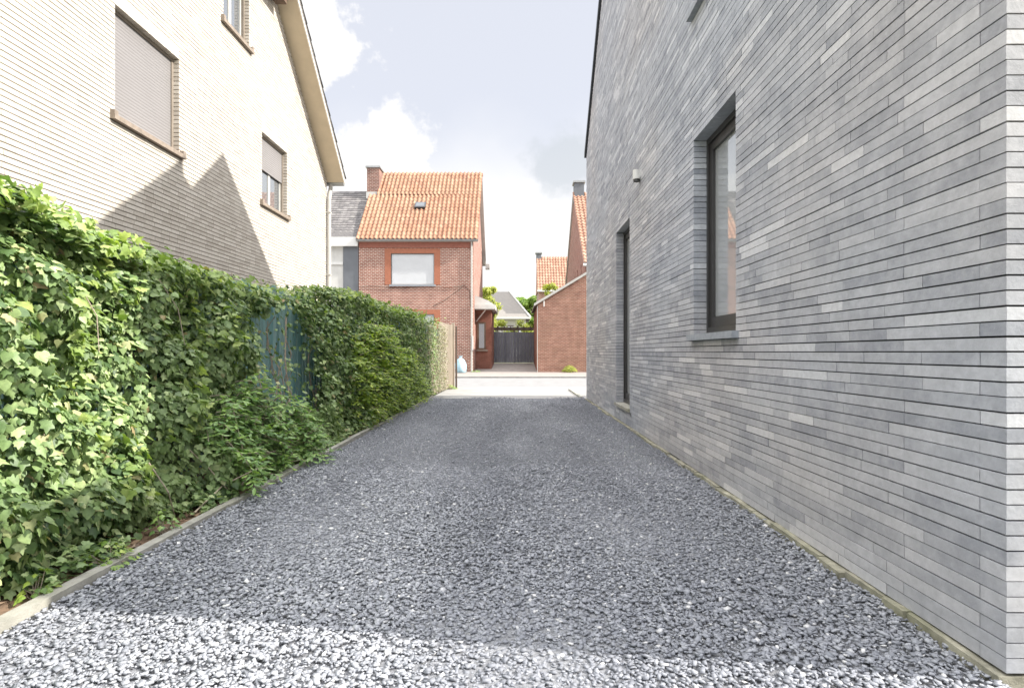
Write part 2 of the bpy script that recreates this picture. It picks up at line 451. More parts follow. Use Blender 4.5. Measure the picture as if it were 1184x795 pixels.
def panel(mb, brk, top, holes, z0, w0, w1):
    """solid wall behind the bricks, split in vertical strips so openings stay open"""
    B = sorted(set(brk + [h for H in holes for h in H[:2]]))
    for a, b in zip(B, B[1:]):
        m = (a + b) / 2
        cuts = sorted([(H[2], H[3]) for H in holes if H[0] <= m <= H[1]])
        z = z0
        for c0, c1 in cuts:
            if c0 > z: mb.box(a, b, z, c0, w0, w1)
            z = c1
        mb.prism([(a, z), (b, z), (b, top(b - 1e-5)), (a, top(a + 1e-5))], w0, w1)

def prof(pts):
    def f(u):
        for (a, za), (b, zb) in zip(pts, pts[1:]):
            if a <= u <= b and b > a: return za + (zb - za) * (u - a) / (b - a)
        return pts[-1][1] if u > pts[-1][0] else pts[0][1]
    return f

def ring(mb, u0, u1, z0, z1, t, w0, w1, tb=None):
    tb = tb or t
    mb.box(u0, u0 + t, z0, z1, w0, w1); mb.box(u1 - t, u1, z0, z1, w0, w1)
    mb.box(u0 + t, u1 - t, z1 - t, z1, w0, w1); mb.box(u0 + t, u1 - t, z0, z0 + tb, w0, w1)

# ------------------------------------------------------------------ GREY BRICK HOUSE (right)
Y0 = 1.88; Y1 = 13.15
house = thing('grey_brick_house', 'modern grey long brick house with a tall dark window beside the gravel drive', 'house', (WX, 7.5, 0))
FR = ((WX, 0, 0), (0, 1, 0), (0, 0, 1), (-1, 0, 0))        # u = Y, v = Z, w = outwards (-X)
PT = .0507; ZB = .040
zc = lambda n: ZB + n * PT
gprof = [(Y0, 3.11), (3.1, 3.11), (3.1001, 5.34), (7.75, 8.94), (7.7501, 8.33), (9.0, 9.46), (Y1, 5.64)]
gtop = prof(gprof)
WIN = (4.20, 5.20, zc(23), zc(59)); DOOR = (8.13, 9.23, zc(4), zc(59)); UPW = (4.20, 5.20, zc(81), zc(103))
H = [WIN, DOOR, UPW]
mb = MB(FR)
lay(mb, Y0, Y1, ZB, 9.8, PT, (.2, .28, .38, .44, .5, .5), .0052, .0035, -.12, 0, H, gtop, quoin=(.11, .5))
def lay_front(mb):
    fr = ((WX, Y0, 0), (1, 0, 0), (0, 0, 1), (0, -1, 0)); mb.setframe(fr)
    n = int((3.11 - ZB) / PT)
    for c in range(n):
        za = zc(c); zb = za + PT - .0055; u = .123; first = True
        while u < 7.9:
            L = random.choice((.38, .5, .5))
            if first: L = (.5, .11)[c % 2] * 1.0; first = False
            e = min(u + L, 7.9); mb.box(u + .0025, e, za, zb, -.12, random.uniform(-.0015, .0015)); u = e
    return mb
mb2 = lay_front(MB())
mb.v, off = mb.v, len(mb.v)
mb.v += mb2.v; mb.f += [tuple(i + off for i in f) for f in mb2.f]
mb.build('wall', M['grey_brick'], house)
mb = MB(FR)
hb = [(a - .0, b + .0, c, d) for a, b, c, d in H]
panel(mb, [Y0 + .125, 3.1, 7.75, 9.0, Y1], gtop, [(a - .012, b + .012, c - .006, d + .008) for a, b, c, d in H], -.05, -.34, -.013)
mb.setframe(WORLD)
mb.box(WX + .1, 9.5, Y0 + .013, Y0 + .12, -.05, 3.0)           # front wall core
mb.box(WX + .34, 9.5, 3.1, 3.3, 3.12, 5.3)                    # upper wall over the low wing
mb.box(WX + .34, 9.5, Y1 - .3, Y1 - .002, -.05, 5.7)                  # street wall
mb.box(9.5, 9.7, Y0 + .013, Y1 - .002, -.05, 5.7)
mb.build('wall_core', M['grey_mortar'], house)
# plinth
mb = MB(FR); u = Y0
while u < Y1:
    e = min(u + random.uniform(.12, .5), Y1); 
    if not (u < 9.3 and e > 8.05): mb.box(u, e, -.12, .034 + random.uniform(-.010, .004), -.2, .030 + random.uniform(-.014, .014), j=.007)
    else: mb.box(u, e, -.12, .03, -.2, .03, j=.004)
    u = e
mb.build('plinth', M['moss_concrete'], house)
# roofs
mb = MB(FR)
def slab(a, za, b, zb, t=.11, w0=-8.1, w1=.045):
    mb.prism([(a, za), (b, zb), (b, zb + t), (a, za + t)], w0, w1)
slab(9.0, 9.465, Y1 + .05, 5.60)
slab(7.77, 8.34, 8.998, 9.465)
slab(3.06, 5.31, 7.76, 8.945)
mb.box(7.74, 7.768, 8.31, 9.05, -8.1, .047)
mb.build('roof', M['flashing'], house)
mb = MB(FR); mb.box(Y0 - .03, 3.098, 3.112, 3.18, -8.1, .03)
mb.build('flat_roof', M['flashing'], house)

def dark_window(parent, A, name='window', sill=True, doorlike=False):
    u0, u1, z0, z1 = A
    zb = z0 + (.055 if sill else 0)
    mb = MB(FR)
    if doorlike: zb = z0 + 1 * PT
    ring(mb, u0 - .01, u1 + .01, zb, z1 + .005, .055, -.20, -.118, .06)
    w = mb.build(name, M['anthracite'], parent)
    mb = MB(FR); ring(mb, u0 + .048, u1 - .048, zb + .063, z1 - .053, .075, -.185, -.135, .09)
    mb.box(u0 + .13, u0 + .136, zb + .2, z1 - .2, -.135, -.131)
    mb.build('sash', M['anthracite'], w)
    mb = MB(FR); mb.box(u0 + .12, u1 - .12, zb + .15, z1 - .125, -.17, -.158); mb.build('pane', M['glass'], w)
    if sill:
        mb = MB(FR); mb.box(u0 - .055, u1 + .055, z0 - .001, z0 + .052, -.19, .052)
        mb.build('sill', M['bluestone'], w)
    return w
dark_window(house, WIN)
dark_window(house, UPW)
d = dark_window(house, DOOR, 'door', False, True)
mb = MB(FR); mb.box(8.132, 9.228, zc(4) + .001, zc(5) - .002, -.3, -.001); mb.box(8.10, 9.26, zc(4) + .002, zc(5) - .003, .002, .03); mb.build('threshold', M['concrete'], d)
mb = MB(FR); mb.tube([(8.31, 1.35, -.13), (8.31, 1.35, -.085)], .012); mb.box(8.295, 8.43, 1.34, 1.36, -.095, -.080); mb.build('handle', M['zinc'], d)
# wall lamp
mb = MB(FR)
mb.tube([(7.45, 3.36, .045), (7.45, 3.48, .045)], .05, 16)
mb.box(7.41, 7.49, 3.38, 3.46, -.01, .04)
wl = mb.build('wall_lamp', M['white'], house, label='small white wall lamp with a dark lens')
mb = MB(FR); mb.tube([(7.45, 3.33, .045), (7.45, 3.358, .045)], .042, 16); mb.build('lens', M['anthracite'], wl)
# vent hole by the threshold
mb = MB(FR); mb.box(8.02, 8.075, zc(3), zc(4) - .004, -.02, .004); mb.build('air_vent', M['anthracite'], house)

# ------------------------------------------------------------------ CREAM HOUSE (left)
LX = -5.2; LY1 = 15.6; LY0 = 4.0
ch = thing('cream_brick_house', 'tall cream brick gable house with roller shutters and a wide eave behind the ivy fence', 'house', (LX, 9.8, 0))
FL = ((LX, 0, 0), (0, 1, 0), (0, 0, 1), (1, 0, 0))
sl = (8.5 - 5.85) / (15.5 - 12.5)
AP = (LY0 + LY1) / 2; ZE = 5.82
cprof = [(LY0, ZE), (AP, ZE + sl * (LY1 - AP)), (LY1, ZE)]
ctop = prof(cprof)
BW = (7.37, 8.77, 4.16, 5.63); SW = (11.63, 12.90, 4.14, 5.60); AW = (10.1, 11.07, 7.02, 8.1)
CP = .066; CB = 0.0
snap = lambda z: CB + round((z - CB) / CP) * CP
LW = [(a, b, snap(c), snap(d)) for a, b, c, d in (BW, SW, AW)]
LH = [(a, b, c - CP, d) for a, b, c, d in LW]                      # includes the sill course
LS = [(a - .0, b + .0, d, d + 3 * CP) for a, b, c, d in LW]        # soldier course over each opening
mb = MB(FL)
lay(mb, LY0, LY1, CB, 11.2, CP, (.2,), .0125, .003, -.10, 0, LH + LS, ctop, jit=.001, gj=.08)
for a, b, c, d in LS:
    n = int((b - a) / .066); s_ = (b - a) / n
    for k in range(n): mb.box(a + k * s_, a + (k + 1) * s_ - .003, c + .002, d - .011, -.10, random.uniform(-.001, .001))
mb.build('wall', M['cream_brick'], ch)
mb = MB(FL)
panel(mb, [LY0, AP, LY1], ctop, [(a - .01, b + .01, c - .0, d + .006) for a, b, c, d in LH], -.1, -.33, -.012)
mb.setframe(WORLD)
mb.box(-13.2, LX - .34, LY0, LY0 + .2, -.1, ZE); mb.box(-13.2, LX - .34, LY1 - .2, LY1, -.1, ZE)
mb.setframe(((-13.2, 0, 0), (0, 1, 0), (0, 0, 1), (1, 0, 0))); mb.prism([(LY0 + .2, 0), (LY1 - .2, 0), (LY1 - .2, ZE), (AP, ctop(AP)), (LY0 + .2, ZE)], 0, .2)
mb.build('wall_core', M['cream_mortar'], ch)

def tile_roof(mb, o, u, w, n, W_, L_, pu=.24, pv=.34, h=.045, lift=.03, seg=6, over=.03):
    o, u, w, n = map(Vector, (o, u, w, n))
    nu = max(1, round(W_ / pu)); nv = max(1, round(L_ / pv)); pu = W_ / nu; pv = L_ / nv
    for j in range(nv):
        for i in range(nu):
            base = o + u * (i * pu) + w * (j * pv)
            jx = random.uniform(-.004, .004); jl = random.uniform(0, .008)
            A = []; B = []; C_ = []
            for k in range(seg + 1):
                x = k / seg
                hh = h * (math.sin(math.pi * min(1, x / .6)) if x < .6 else -.25 * math.sin(math.pi * (x - .6) / .4))
                p = base + u * (x * pu + jx) + n * hh
                A.append(p + n * (lift + jl) - w * over); B.append(p + w * pv * 1.02); C_.append(p + n * (lift + jl - .02) - w * over)
            ia = []
            for L in (A, B, C_):
                ia.append(len(mb.v)); mb.v += [tuple(p) for p in L]
            for k in range(seg):
                a, b, c = ia
                mb.f.append((a + k, a + k + 1, b + k + 1, b + k)); mb.f.append((c + k, c + k + 1, a + k + 1, a + k))

# roof: boards, fascia, tiles
OV = .45
ang = math.atan(sl); cs, sn = math.cos(ang), math.sin(ang)
Lr = (LY1 - AP) / cs
mb = MB(FL)
eo = .08                      # eave overhang along the slope
for sgn in (1, -1):
    P = lambda d, z: (AP + sgn * d, z)
    ae = (LY1 - AP) + eo * cs; ze = ZE - eo * sn; za = ctop(AP)
    mb.prism([P(0, za), P(ae, ze), P(ae, ze + .035), P(0, za + .035)], -8.4, OV)
mb.build('soffit', M['soffit'], ch)
mb = MB(FL)
for sgn in (1, -1):
    P = lambda d, z: (AP + sgn * d, z)
    mb.prism([P(0, za - .03), P(ae + .01, ze - .03), P(ae + .01, ze + .13), P(0, za + .13)], OV + .001, OV + .028)
mb.build('fascia', M['fascia'], ch)
mb = MB()
for sgn in (1, -1):
    tile_roof(mb, (-13.6, AP + sgn * (ae + .03), ze + .12), (1, 0, 0), (0, -sgn * cs, sn), (0, sgn * sn, cs), 13.6 + LX + OV + .05, ae / cs, .3, .36, .035, .035, 4)
    mb.setframe(FL); P = lambda d, z: (AP + sgn * d, z)
    mb.prism([P(0, za + .05), P(ae, ze + .05), P(ae, ze + .12), P(0, za + .12)], -8.4, OV + .03)
mb.build('roof', M['slate_tile'], ch)
# dark collar beam across the gable under the verge
mb = MB(FL); mb.box(2 * AP - 12.15, 12.15, 8.52, 8.74, .06, .30)
mb.build('collar_beam', M['brown_wood'], ch)
for yy in (2 * AP - 12.0, 12.0):
    mb = MB(FL); mb.box(yy - .07, yy + .07, 8.742, 8.86, .0, .34); mb.build('beam_bracket', M['brown_wood'], ch)
# gutter + downpipe at the street corner
mb = MB()
mb.tube([(LX + OV - .02, LY1 + .17, ze + .0), (-13.4, LY1 + .17, ze + .0)], .07, 10)
mb.build('gutter', M['zinc'], ch)
mb = MB(); mb.tube([(LX + .07, LY1 + .16, ze - .04), (LX + .07, LY1 + .05, ze - .3), (LX + .07, LY1 - .02, ze - .5), (LX + .07, LY1 - .02, 0)], .055, 10)
for z in (1.5, 3.2, 4.9): mb.box(LX, LX + .13, LY1 - .08, LY1 + .04, z, z + .03)
mb.build('downpipe', M['pipe'], ch)

def shutter_win(A, frac, opaque=True):
    a, b, c, d = A
    mb = MB(FL); ring(mb, a - .005, b + .005, c, d + .003, .05, -.16, -.085)
    w = mb.build('window', M['brown_frame'], ch)
    if frac > 0:
        mb = MB(FL); zb = d - (d - c - .05) * frac
        mb.box(a + .05, b - .05, zb, d - .05, -.125, -.1); mb.build('shutter', M['shutter_grey'], w)
    if frac < 1:
        mb = MB(FL); m_ = (a + b) / 2
        ring(mb, a + .05, m_, c + .05, d - .05, .05, -.16, -.13); ring(mb, m_, b - .05, c + .05, d - .05, .05, -.16, -.13)
        mb.build('sash', M['pipe'], w)
        mb = MB(FL); mb.box(a + .1, b - .1, c + .1, d - .1, -.15, -.145); mb.build('pane', M['glass_grey'], w)
    mb = MB(FL); mb.box(a - .09, b + .09, c - CP, c - .003, -.15, .065)
    mb.box(a - .09, a - .02, c - .003, c + .05, -.0, .06); mb.box(b + .02, b + .09, c - .003, c + .05, -.0, .06)
    mb.build('sill', M['stone_sill'], w)
shutter_win(LW[0], 1.0); shutter_win(LW[1], .5); shutter_win(LW[2], .0)

# ------------------------------------------------------------------ FENCE (teal slats) and wood end panel
fence_pts = [(-3.0, -2.90), (1.0, -2.86), (7.3, -2.74), (12.0, -2.42), (15.6, -2.14)]
fx = lambda y: float(np.interp(y, [p[0] for p in fence_pts], [p[1] for p in fence_pts]))
fn = thing('slat_fence', 'weathered teal slatted fence almost buried under ivy', 'fence', (-2.8, 6, 0))
mb = MB(); y = -3.0
while y < 15.55:
    x = fx(y); h = float(np.interp(y, [3.1, 3.3, 4.2, 4.7, 7.4, 7.8], [1.84, 1.62, 1.62, 1.78, 1.85, 1.74])) + random.uniform(-.06, .05)
    mb.box(x - .012, x + .006 + random.uniform(0, .006), y, y + .072, .02, h); y += .085
mb.build('slats', M['teal'], fn)
for z in (.4, 1.1, 1.75):
    mb = MB(); ys = [-3, 1, 4, 7.3, 10, 12, 15.5]
    mb.tube([(fx(q) - .045, q, z) for q in ys], .025, 6); mb.build('rail', M['brown_wood'], fn)
for y in (-2.9, 0, 2.5, 5, 7.5, 10, 12.5, 15.4):
    mb = MB(); x = fx(y) - .1; mb.box(x - .04, x + .04, y - .04, y + .04, -.1, 1.6); mb.build('post', M['brown_wood'], fn)
wp = thing('wooden_fence_panel', 'pale weathered board panel ending the fence by the street', 'fence', (-2.0, 16.6, 0))
mb = MB(); y = 15.62
while y < 17.45:
    x = -2.12 + (y - 15.6) * .085; mb.box(x - .012, x + .012, y, y + .135, .03, 1.93 + random.uniform(-.015, .015)); y += .142
mb.build('boards', M['pale_wood'], wp)
mb = MB(); mb.box(-1.99, -1.90, 17.46, 17.56, -.1, 1.99); mb.build('post', M['pale_wood'], wp)
mb = MB(); mb.box(-1.885, -1.83, 17.57, 17.62, -.1, 1.90); mb.build('post', M['dark_wood'], wp)

# ------------------------------------------------------------------ foliage
def leaf_mesh(name, P, Nn, Td, S, shape):
    """P centres, Nn normals, Td tip directions, S sizes"""
    n = len(P)
    Nn = Nn / np.linalg.norm(Nn, axis=1, keepdims=True)
    Td = Td - (Td * Nn).sum(1, keepdims=True) * Nn
    Td /= np.maximum(np.linalg.norm(Td, axis=1, keepdims=True), 1e-6)
    Bd = np.cross(Td, Nn)
    sv, sf = shape
    V = P[:, None] + (Bd[:, None] * sv[None, :, 0:1] + Td[:, None] * sv[None, :, 1:2] + Nn[:, None] * sv[None, :, 2:3]) * S[:, None, None]
    F = sf[None] + (np.arange(n) * len(sv))[:, None, None]
    return V.reshape(-1, 3), F.reshape(-1, sf.shape[1])
def fan(outline, c=(0, .38, .0), curl=-.10):
    v = [c] + [(x, y, curl * (abs(x) * 1.6) - .12 * max(0, y - .5)) for x, y in outline]
    n = len(outline)
    return np.array(v), np.array([(0, 1 + i, 1 + (i + 1) % n) for i in range(n)])
IVY = fan([(0, .02), (.30, -.14), (.52, .06), (.36, .28), (.40, .52), (.17, .58), (0, 1.0), (-.17, .58), (-.40, .52), (-.36, .28), (-.52, .06), (-.30, -.14)], curl=-.22)
RHO = fan([(0, 0), (.42, .28), (.2, .6), (0, 1), (-.2, .6), (-.42, .28)], curl=-.25)
LNC = fan([(0, 0), (.2, .3), (.17, .62), (0, 1), (-.17, .62), (-.2, .3)], curl=-.3)
IVY2 = fan([(0, .05), (.22, -.08), (.44, .10), (.40, .34), (.26, .50), (.10, .80), (0, .92), (-.12, .74), (-.30, .46), (-.48, .40), (-.40, .08), (-.20, -.10)], curl=-.30)
HRT = fan([(0, .06), (.20, -.06), (.42, .10), (.44, .36), (.30, .62), (.12, .84), (0, .98), (-.14, .80), (-.32, .58), (-.42, .32), (-.40, .08), (-.20, -.06)], curl=-.12)
def cat(parts):
    off = 0; VV = []; FF = []
    for V, F in parts:
        VV.append(V); FF.append(F + off); off += len(V)
    return np.concatenate(VV), np.concatenate(FF)

def fbm(x, y, z):
    return noise.fractal(Vector((x, y, z)), .6, 2.1, 4)

def ivy_top(y):
    b = float(np.interp(y, [-3, 1.5, 3.0, 3.4, 4.1, 4.8, 6.6, 7.8, 10, 15.6], [1.95, 1.95, 1.90, 1.72, 1.74, 1.68, 1.74, 1.92, 1.88, 1.84]))
    return b + .13 * noise.noise(Vector((y * 1.6, 3, 1))) + .10 * noise.noise(Vector((y * 5, 3, 1)))
def face_x(y, z, top):
    q = max(0, min(1, z / top))
    base = fx(y) + .20 + .36 * (1 - q) ** 1.3 + .05 * math.sin(math.pi * q)
    base = base if y < 8 else base - (.12 * min(1, (y - 8) / 3))
    n1 = noise.noise(Vector((y * 1.1, z * .8, 5))); n2 = noise.noise(Vector((y * 2.9, z * 1.7, 9))); n3 = noise.noise(Vector((y * 7, z * 5, 2))) + .9 * noise.noise(Vector((y * 5.5 + z * .8, z * 1.1, 31)))
    return min(base + .15 * n1 + .24 * n2 + .16 * n3, KX - .07 + (.06 if z < .3 else 0) * n3)

def ivy(y0, y1, count, smin, smax, shape, sparse=False):
    P = []; N_ = []; T = []; S = []
    k = 0
    while k < count:
        y = random.uniform(y0, y1); top = ivy_top(y)
        onTop = random.random() < .13
        if onTop:
            w = random.uniform(-.22, .26); x = fx(y) + w; z = top + .05 - .35 * w * w * 4 * .4 + random.uniform(-.08, .07)
            nrm = (random.gauss(w * 1.2 + .1, .4), random.gauss(0, .4), random.gauss(.9, .3)); tip = (random.gauss(.5, .7), random.gauss(0, .8), -.3)
        else:
            z = random.uniform(.03, top); x = face_x(y, z, top)
            e = .03
            gy = (face_x(y + e, z, top) - x) / e; gz = (face_x(y, z + e, top) - x) / e
            x += -abs(random.gauss(0, .10)) + random.uniform(-.01, .05)
            nrm = (1.0 + random.gauss(0, .25), -gy * .8 + random.gauss(0, .6), -gz * .6 + .45 + random.gauss(0, .62))
            tip = (random.gauss(.25, .2), random.gauss(0, .45), -1)
        # the bare patch with the slats showing, ragged edged
        hole = ((y - 6.2) / .98) ** 2 + ((z - .98) / .62) ** 2 + .8 * noise.noise(Vector((y * 4, z * 4, 0)))
        if hole < 1 and random.random() > .04: k += 1; continue
        if 4.9 < y < 7.4 and z > 1.70 + .10 * noise.noise(Vector((y * 6, 0, 0))) and random.random() < .8: k += 1; continue
        if noise.noise(Vector((y * 2.4, z * 1.5, 20))) < (-.34 if y < 5 else -.24) and random.random() < (.5 if y < 5 else .7): k += 1; continue
        if sparse and random.random() < min(.93, (y - 11.5) / 4.0 + .5 * noise.noise(Vector((y * 2, z * 2, 4)))): k += 1; continue
        P.append((x, y, z)); N_.append(nrm); T.append(tip)
        S.append(random.uniform(smin, smax) * (1.25 if onTop and y < 4 else 1)); k += 1
    return leaf_mesh('l', np.array(P), np.array(N_), np.array(T), np.array(S), shape)
hedge = thing('ivy_hedge', 'long thick curtain of glossy ivy hanging over the slatted fence', 'hedge', (-2.5, 6, 0))
V, F = cat([ivy(a, b, int(n * q), lo, hi, shp) for a, b, n, lo, hi in ((1.0, 3.2, 19500, .022, .070), (3.2, 5.6, 21500, .026, .068), (5.6, 8.4, 19000, .032, .066)) for q, shp in ((.45, IVY), (.33, IVY2), (.22, HRT))])
link_mesh('leaves', np_mesh('leaves', V, F), M['ivy'], hedge)
V, F = cat([ivy(8.4, 12.2, 20000, .038, .07, RHO), ivy(12.2, 15.4, 12000, .04, .065, RHO, True)])
link_mesh('leaves', np_mesh('leaves', V, F), M['ivy'], hedge)
V, F = ivy(-3.0, 1.0, 6000, .07, .11, RHO)
link_mesh('leaves', np_mesh('leaves', V, F), M['ivy'], hedge)
# pale young leaves along the top and on the outermost shoots
P = []; N_ = []; T = []; S = []
for k in range(5200):
    y = random.uniform(1.5, 13) if random.random() < .5 else random.uniform(1.8, 5.2); top = ivy_top(y)
    if random.random() < .45:
        w_ = random.uniform(-.2, .34); x = fx(y) + w_ + .05; z = top + .07 - .6 * w_ * w_ + random.uniform(-.06, .06)
    else:
        z = random.uniform(.2, top); x = face_x(y, z, top) + .03
        if noise.noise(Vector((y * 1.7, z * 1.7, 77))) < .12: continue
    if ((y - 6.2) / .95) ** 2 + ((z - .95) / .58) ** 2 < 1.2: continue
    if 5.0 < y < 7.4 and z > 1.66 and random.random() < .8: continue
    P.append((x, y, z)); N_.append((random.gauss(.6, .4), random.gauss(0, .5), random.gauss(.6, .4))); T.append((random.gauss(.5, .5), random.gauss(0, .8), -.5)); S.append(random.uniform(.03, .085))
V, F = leaf_mesh('l', np.array(P), np.array(N_), np.array(T), np.array(S), IVY)
link_mesh('young_leaves', np_mesh('young_leaves', V, F), M['ivy_young'], hedge)
# dry leaves and bare stems at the far end
P = []; N_ = []; T = []; S = []
for k in range(9500):
    y = random.uniform(12.0, 16.7); z = random.uniform(.05, 1.85)
    x = (fx(y) if y < 15.6 else -2.12 + (y - 15.6) * .085) + abs(random.gauss(0, .05)) + .02
    if y > 15.4 and random.random() < (y - 15.4) / 1.2: continue
    P.append((x, y, z)); N_.append((1, random.gauss(0, .5), random.gauss(.3, .5))); T.append((.2, random.gauss(0, .7), -1)); S.append(random.uniform(.03, .06))
V, F = leaf_mesh('l', np.array(P), np.array(N_), np.array(T), np.array(S), RHO)
link_mesh('dry_leaves', np_mesh('dry_leaves', V, F), M['ivy_old'], hedge)
mb = MB()
for k in range(270):
    y = random.uniform(1.5, 15.5) if k < 150 else random.uniform(11.5, 15.8); z = 0; pts = []
    zt = random.uniform(.6, 1.9); yy = y
    while z < zt:
        t_ = ivy_top(yy); xx = fx(min(yy, 15.5)) + .03 + (.55 if y < 11.5 else .1) * random.random() * (max(0, face_x(yy, z, t_) - fx(yy)))
        pts.append((xx, yy, z)); z += random.uniform(.12, .3); yy += random.gauss(0, .06)
    if len(pts) > 1: mb.tube(pts, [.013 * (1 - .7 * i / len(pts)) for i in range(len(pts))], 5, False)
mb.build('stems', M['stem'], hedge)
for (pts, r) in (([(-2.26, 3.5, .42), (-2.19, 3.58, .22), (-2.25, 3.75, .02)], .004), ([(-2.40, 3.1, 1.5), (-2.33, 3.16, 1.3), (-2.31, 3.15, 1.1)], .003),
                 ([(-2.45, 3.9, 1.6), (-2.36, 3.97, 1.4), (-2.33, 4.0, 1.15)], .003), ([(-2.55, 6.3, 1.5), (-2.52, 6.2, 1.0), (-2.42, 6.1, .5)], .009)):
    mb = MB(); mb.tube(pts, [r, r, r * .6], 6); mb.build('trailing_stem', M['stem'], hedge)

# compound-leaf plants
def frond_plant(name, label, cat_, base, n, region, mat, leaf=(.05, .09), per=9, length=(.18, .36), shape=LNC, stalks=14, stalk_h=1.2):
    root = thing(name, label, cat_, base)
    P = []; N_ = []; T = []; S = []
    st = MB()
    for k in range(n):
        p = Vector(region()); d = Vector((random.gauss(.75, .35), random.gauss(0, .8), random.gauss(.15, .3))).normalized()
        L = random.uniform(*length)
        side = d.cross(Vector((0, 0, 1))).normalized()
        for i in range(per):
            t_ = (i // 2 + 1) / ((per + 1) / 2); sg = -1 if i % 2 else 1
            if i == per - 1: sg = 0
            q = p + d * (L * t_) + Vector((0, 0, -.28 * L * t_ * t_))
            P.append(tuple(q)); S.append(random.uniform(*leaf) * (1 - .3 * abs(t_ - .5)))
            dd = d * (.6 if sg else 1) + side * sg * .9 + Vector((0, 0, -.25))
            T.append(tuple(dd)); N_.append((d.x * .3 + random.gauss(0, .25), d.y * .3 + random.gauss(0, .25), .9))
        if k % 3 == 0: st.tube([p - d * .1, p + d * L * .5 + Vector((0, 0, -.07 * L)), p + d * L + Vector((0, 0, -.28 * L))], [.004, .003, .0015], 4, False)
    V, F = leaf_mesh('l', np.array(P), np.array(N_), np.array(T), np.array(S), shape)
    link_mesh('foliage', np_mesh('foliage', V, F), mat, root)
    for k in range(stalks):
        q = Vector(region()); b = Vector((base[0] + random.gauss(0, .06), q.y * .4 + base[1] * .6 + random.gauss(0, .1), 0))
        st.tube([b, (b + q) / 2 + Vector((.03, 0, .08)), q], [.009, .006, .003], 5, False)
    st.build('stems', M['stem'], root)
    return root
def reg_creeper():
    while True:
        y = random.uniform(7.8, 13.2); z = random.uniform(.1, 1.62)
        zmax = float(np.interp(y, [7.8, 8.4, 9.4, 10.5, 11.5, 12.3, 13.2], [.9, 1.5, 1.62, 1.4, 1.1, .6, .2]))
        if z < zmax and noise.noise(Vector((y * 1.8, z * 2.6, 40))) > -.28:
            return (min(face_x(y, z, 1.9), -2.26) + random.uniform(-.06, .10), y, z)
frond_plant('feathery_creeper', 'bright green feathery creeper arching over the far half of the ivy', 'creeper', (-2.3, 10, 0), 1000, reg_creeper, M['creeper'], leaf=(.06, .10), stalks=24)
def reg_elder():
    y = random.uniform(4.15, 5.9); z = random.uniform(.08, .92 - .35 * abs(y - 4.9)); return (max(-2.36, face_x(y, z, 1.8)) + random.uniform(-.05, .12), y, z)
el = frond_plant('young_elder_bush', 'low leafy bush with pointed leaves and dry stalks between ivy and kerb', 'bush', (-2.28, 4.9, 0), 420, reg_elder, M['elder'], leaf=(.05, .09), per=5, length=(.10, .2), stalks=16)
mb = MB()
for a, b in (((-2.2, 4.05, .02), (-2.3, 4.5, .62)), ((-2.12, 4.25, .03), (-2.35, 3.95, .5)), ((-2.18, 4.6, .02), (-2.2, 4.4, .7)), ((-2.12, 4.35, .05), (-2.2, 4.9, .33)), ((-2.15, 3.8, .03), (-2.2, 4.5, .2))):
    mb.tube([a, ((a[0] + b[0]) / 2 + .02, (a[1] + b[1]) / 2, (a[2] + b[2]) / 2), b], [.006, .005, .003], 5)
mb.build('dry_stalks', M['dry'], el)
mb = None
P = []; N_ = []; T = []; S = []
for k in range(5200):
    y = random.uniform(1.4, 12.5); x = KX - .07 - abs(random.gauss(0, .16)); z = random.uniform(.02, .10 + .12 * max(0, noise.noise(Vector((y * 2, 0, 55)))))
    if noise.noise(Vector((y * 1.9, x * 3, 60))) < -.12: continue
    P.append((x, y, z)); N_.append((random.gauss(.35, .4), random.gauss(0, .4), 1)); T.append((random.gauss(.5, .6), random.gauss(0, .8), -.1)); S.append(random.uniform(.022, .055))
V, F = leaf_mesh('l', np.array(P), np.array(N_), np.array(T), np.array(S), IVY)
link_mesh('ground_shoots', np_mesh('ground_shoots', V, F), M['ivy'], hedge)
# small weeds by the kerb
def weed(base, r, h, n, label, mat='weed', leafs=(.02, .042), group=None, shape=RHO, name='weed', cat_='weed'):
    P = []; N_ = []; T = []; S = []; mbs = MB(); B = Vector(base)
    for k in range(n):
        a = random.uniform(0, 2 * math.pi); q = r * math.sqrt(random.random()); z = h * (1 - (q / r) ** 2 * .7) * random.uniform(.35, 1)
        p = B + Vector((math.cos(a) * q, math.sin(a) * q, z)); P.append(tuple(p))
        N_.append((math.cos(a) * .5, math.sin(a) * .5, .8)); T.append((math.cos(a), math.sin(a), -.1)); S.append(random.uniform(*leafs))
        if k % 3 == 0: mbs.tube([B + Vector((random.gauss(0, r * .15), random.gauss(0, r * .15), 0)), p], [.003, .0015], 4, False)
    rt = thing(name, label, cat_, base, group)
    V, F = leaf_mesh('l', np.array(P), np.array(N_), np.array(T), np.array(S), shape)
    link_mesh('foliage', np_mesh('foliage', V, F), M[mat], rt); mbs.build('stems', M['stem'], rt)
    return rt
weed((-2.15, 2.55, 0), .09, .14, 46, 'yellowish weed in the soil at the left edge beside the sunlit kerb', leafs=(.025, .05))
weed((-2.13, 2.95, 0), .14, .13, 130, 'broad leaved lime green weed under the ivy where the drive turns shaded')
weed((-2.14, 3.45, 0), .10, .17, 55, 'bushy green weed by the kerb below the hanging ivy stem', mat='elder')
weed((-2.13, 12.6, 0), .16, .12, 90, 'low mossy green weed where the kerb reaches the street apron', leafs=(.025, .05))
weed((-1.98, 16.9, 0), .22, .16, 120, 'pale grassy weed at the foot of the wooden fence panel', leafs=(.03, .07), shape=LNC)
weed((-2.2, 31.0, .02), .25, .14, 80, 'dark weed at the foot of the red brick house corner', mat='elder', leafs=(.05, .1), shape=LNC)
weed((2.85, 30.5, .02), .40, .43, 900, 'round yellow green cushion shrub in front of the old brick outbuilding', leafs=(.05, .09), shape=LNC, mat='tree_yellow', name='cushion_shrub', cat_='shrub')
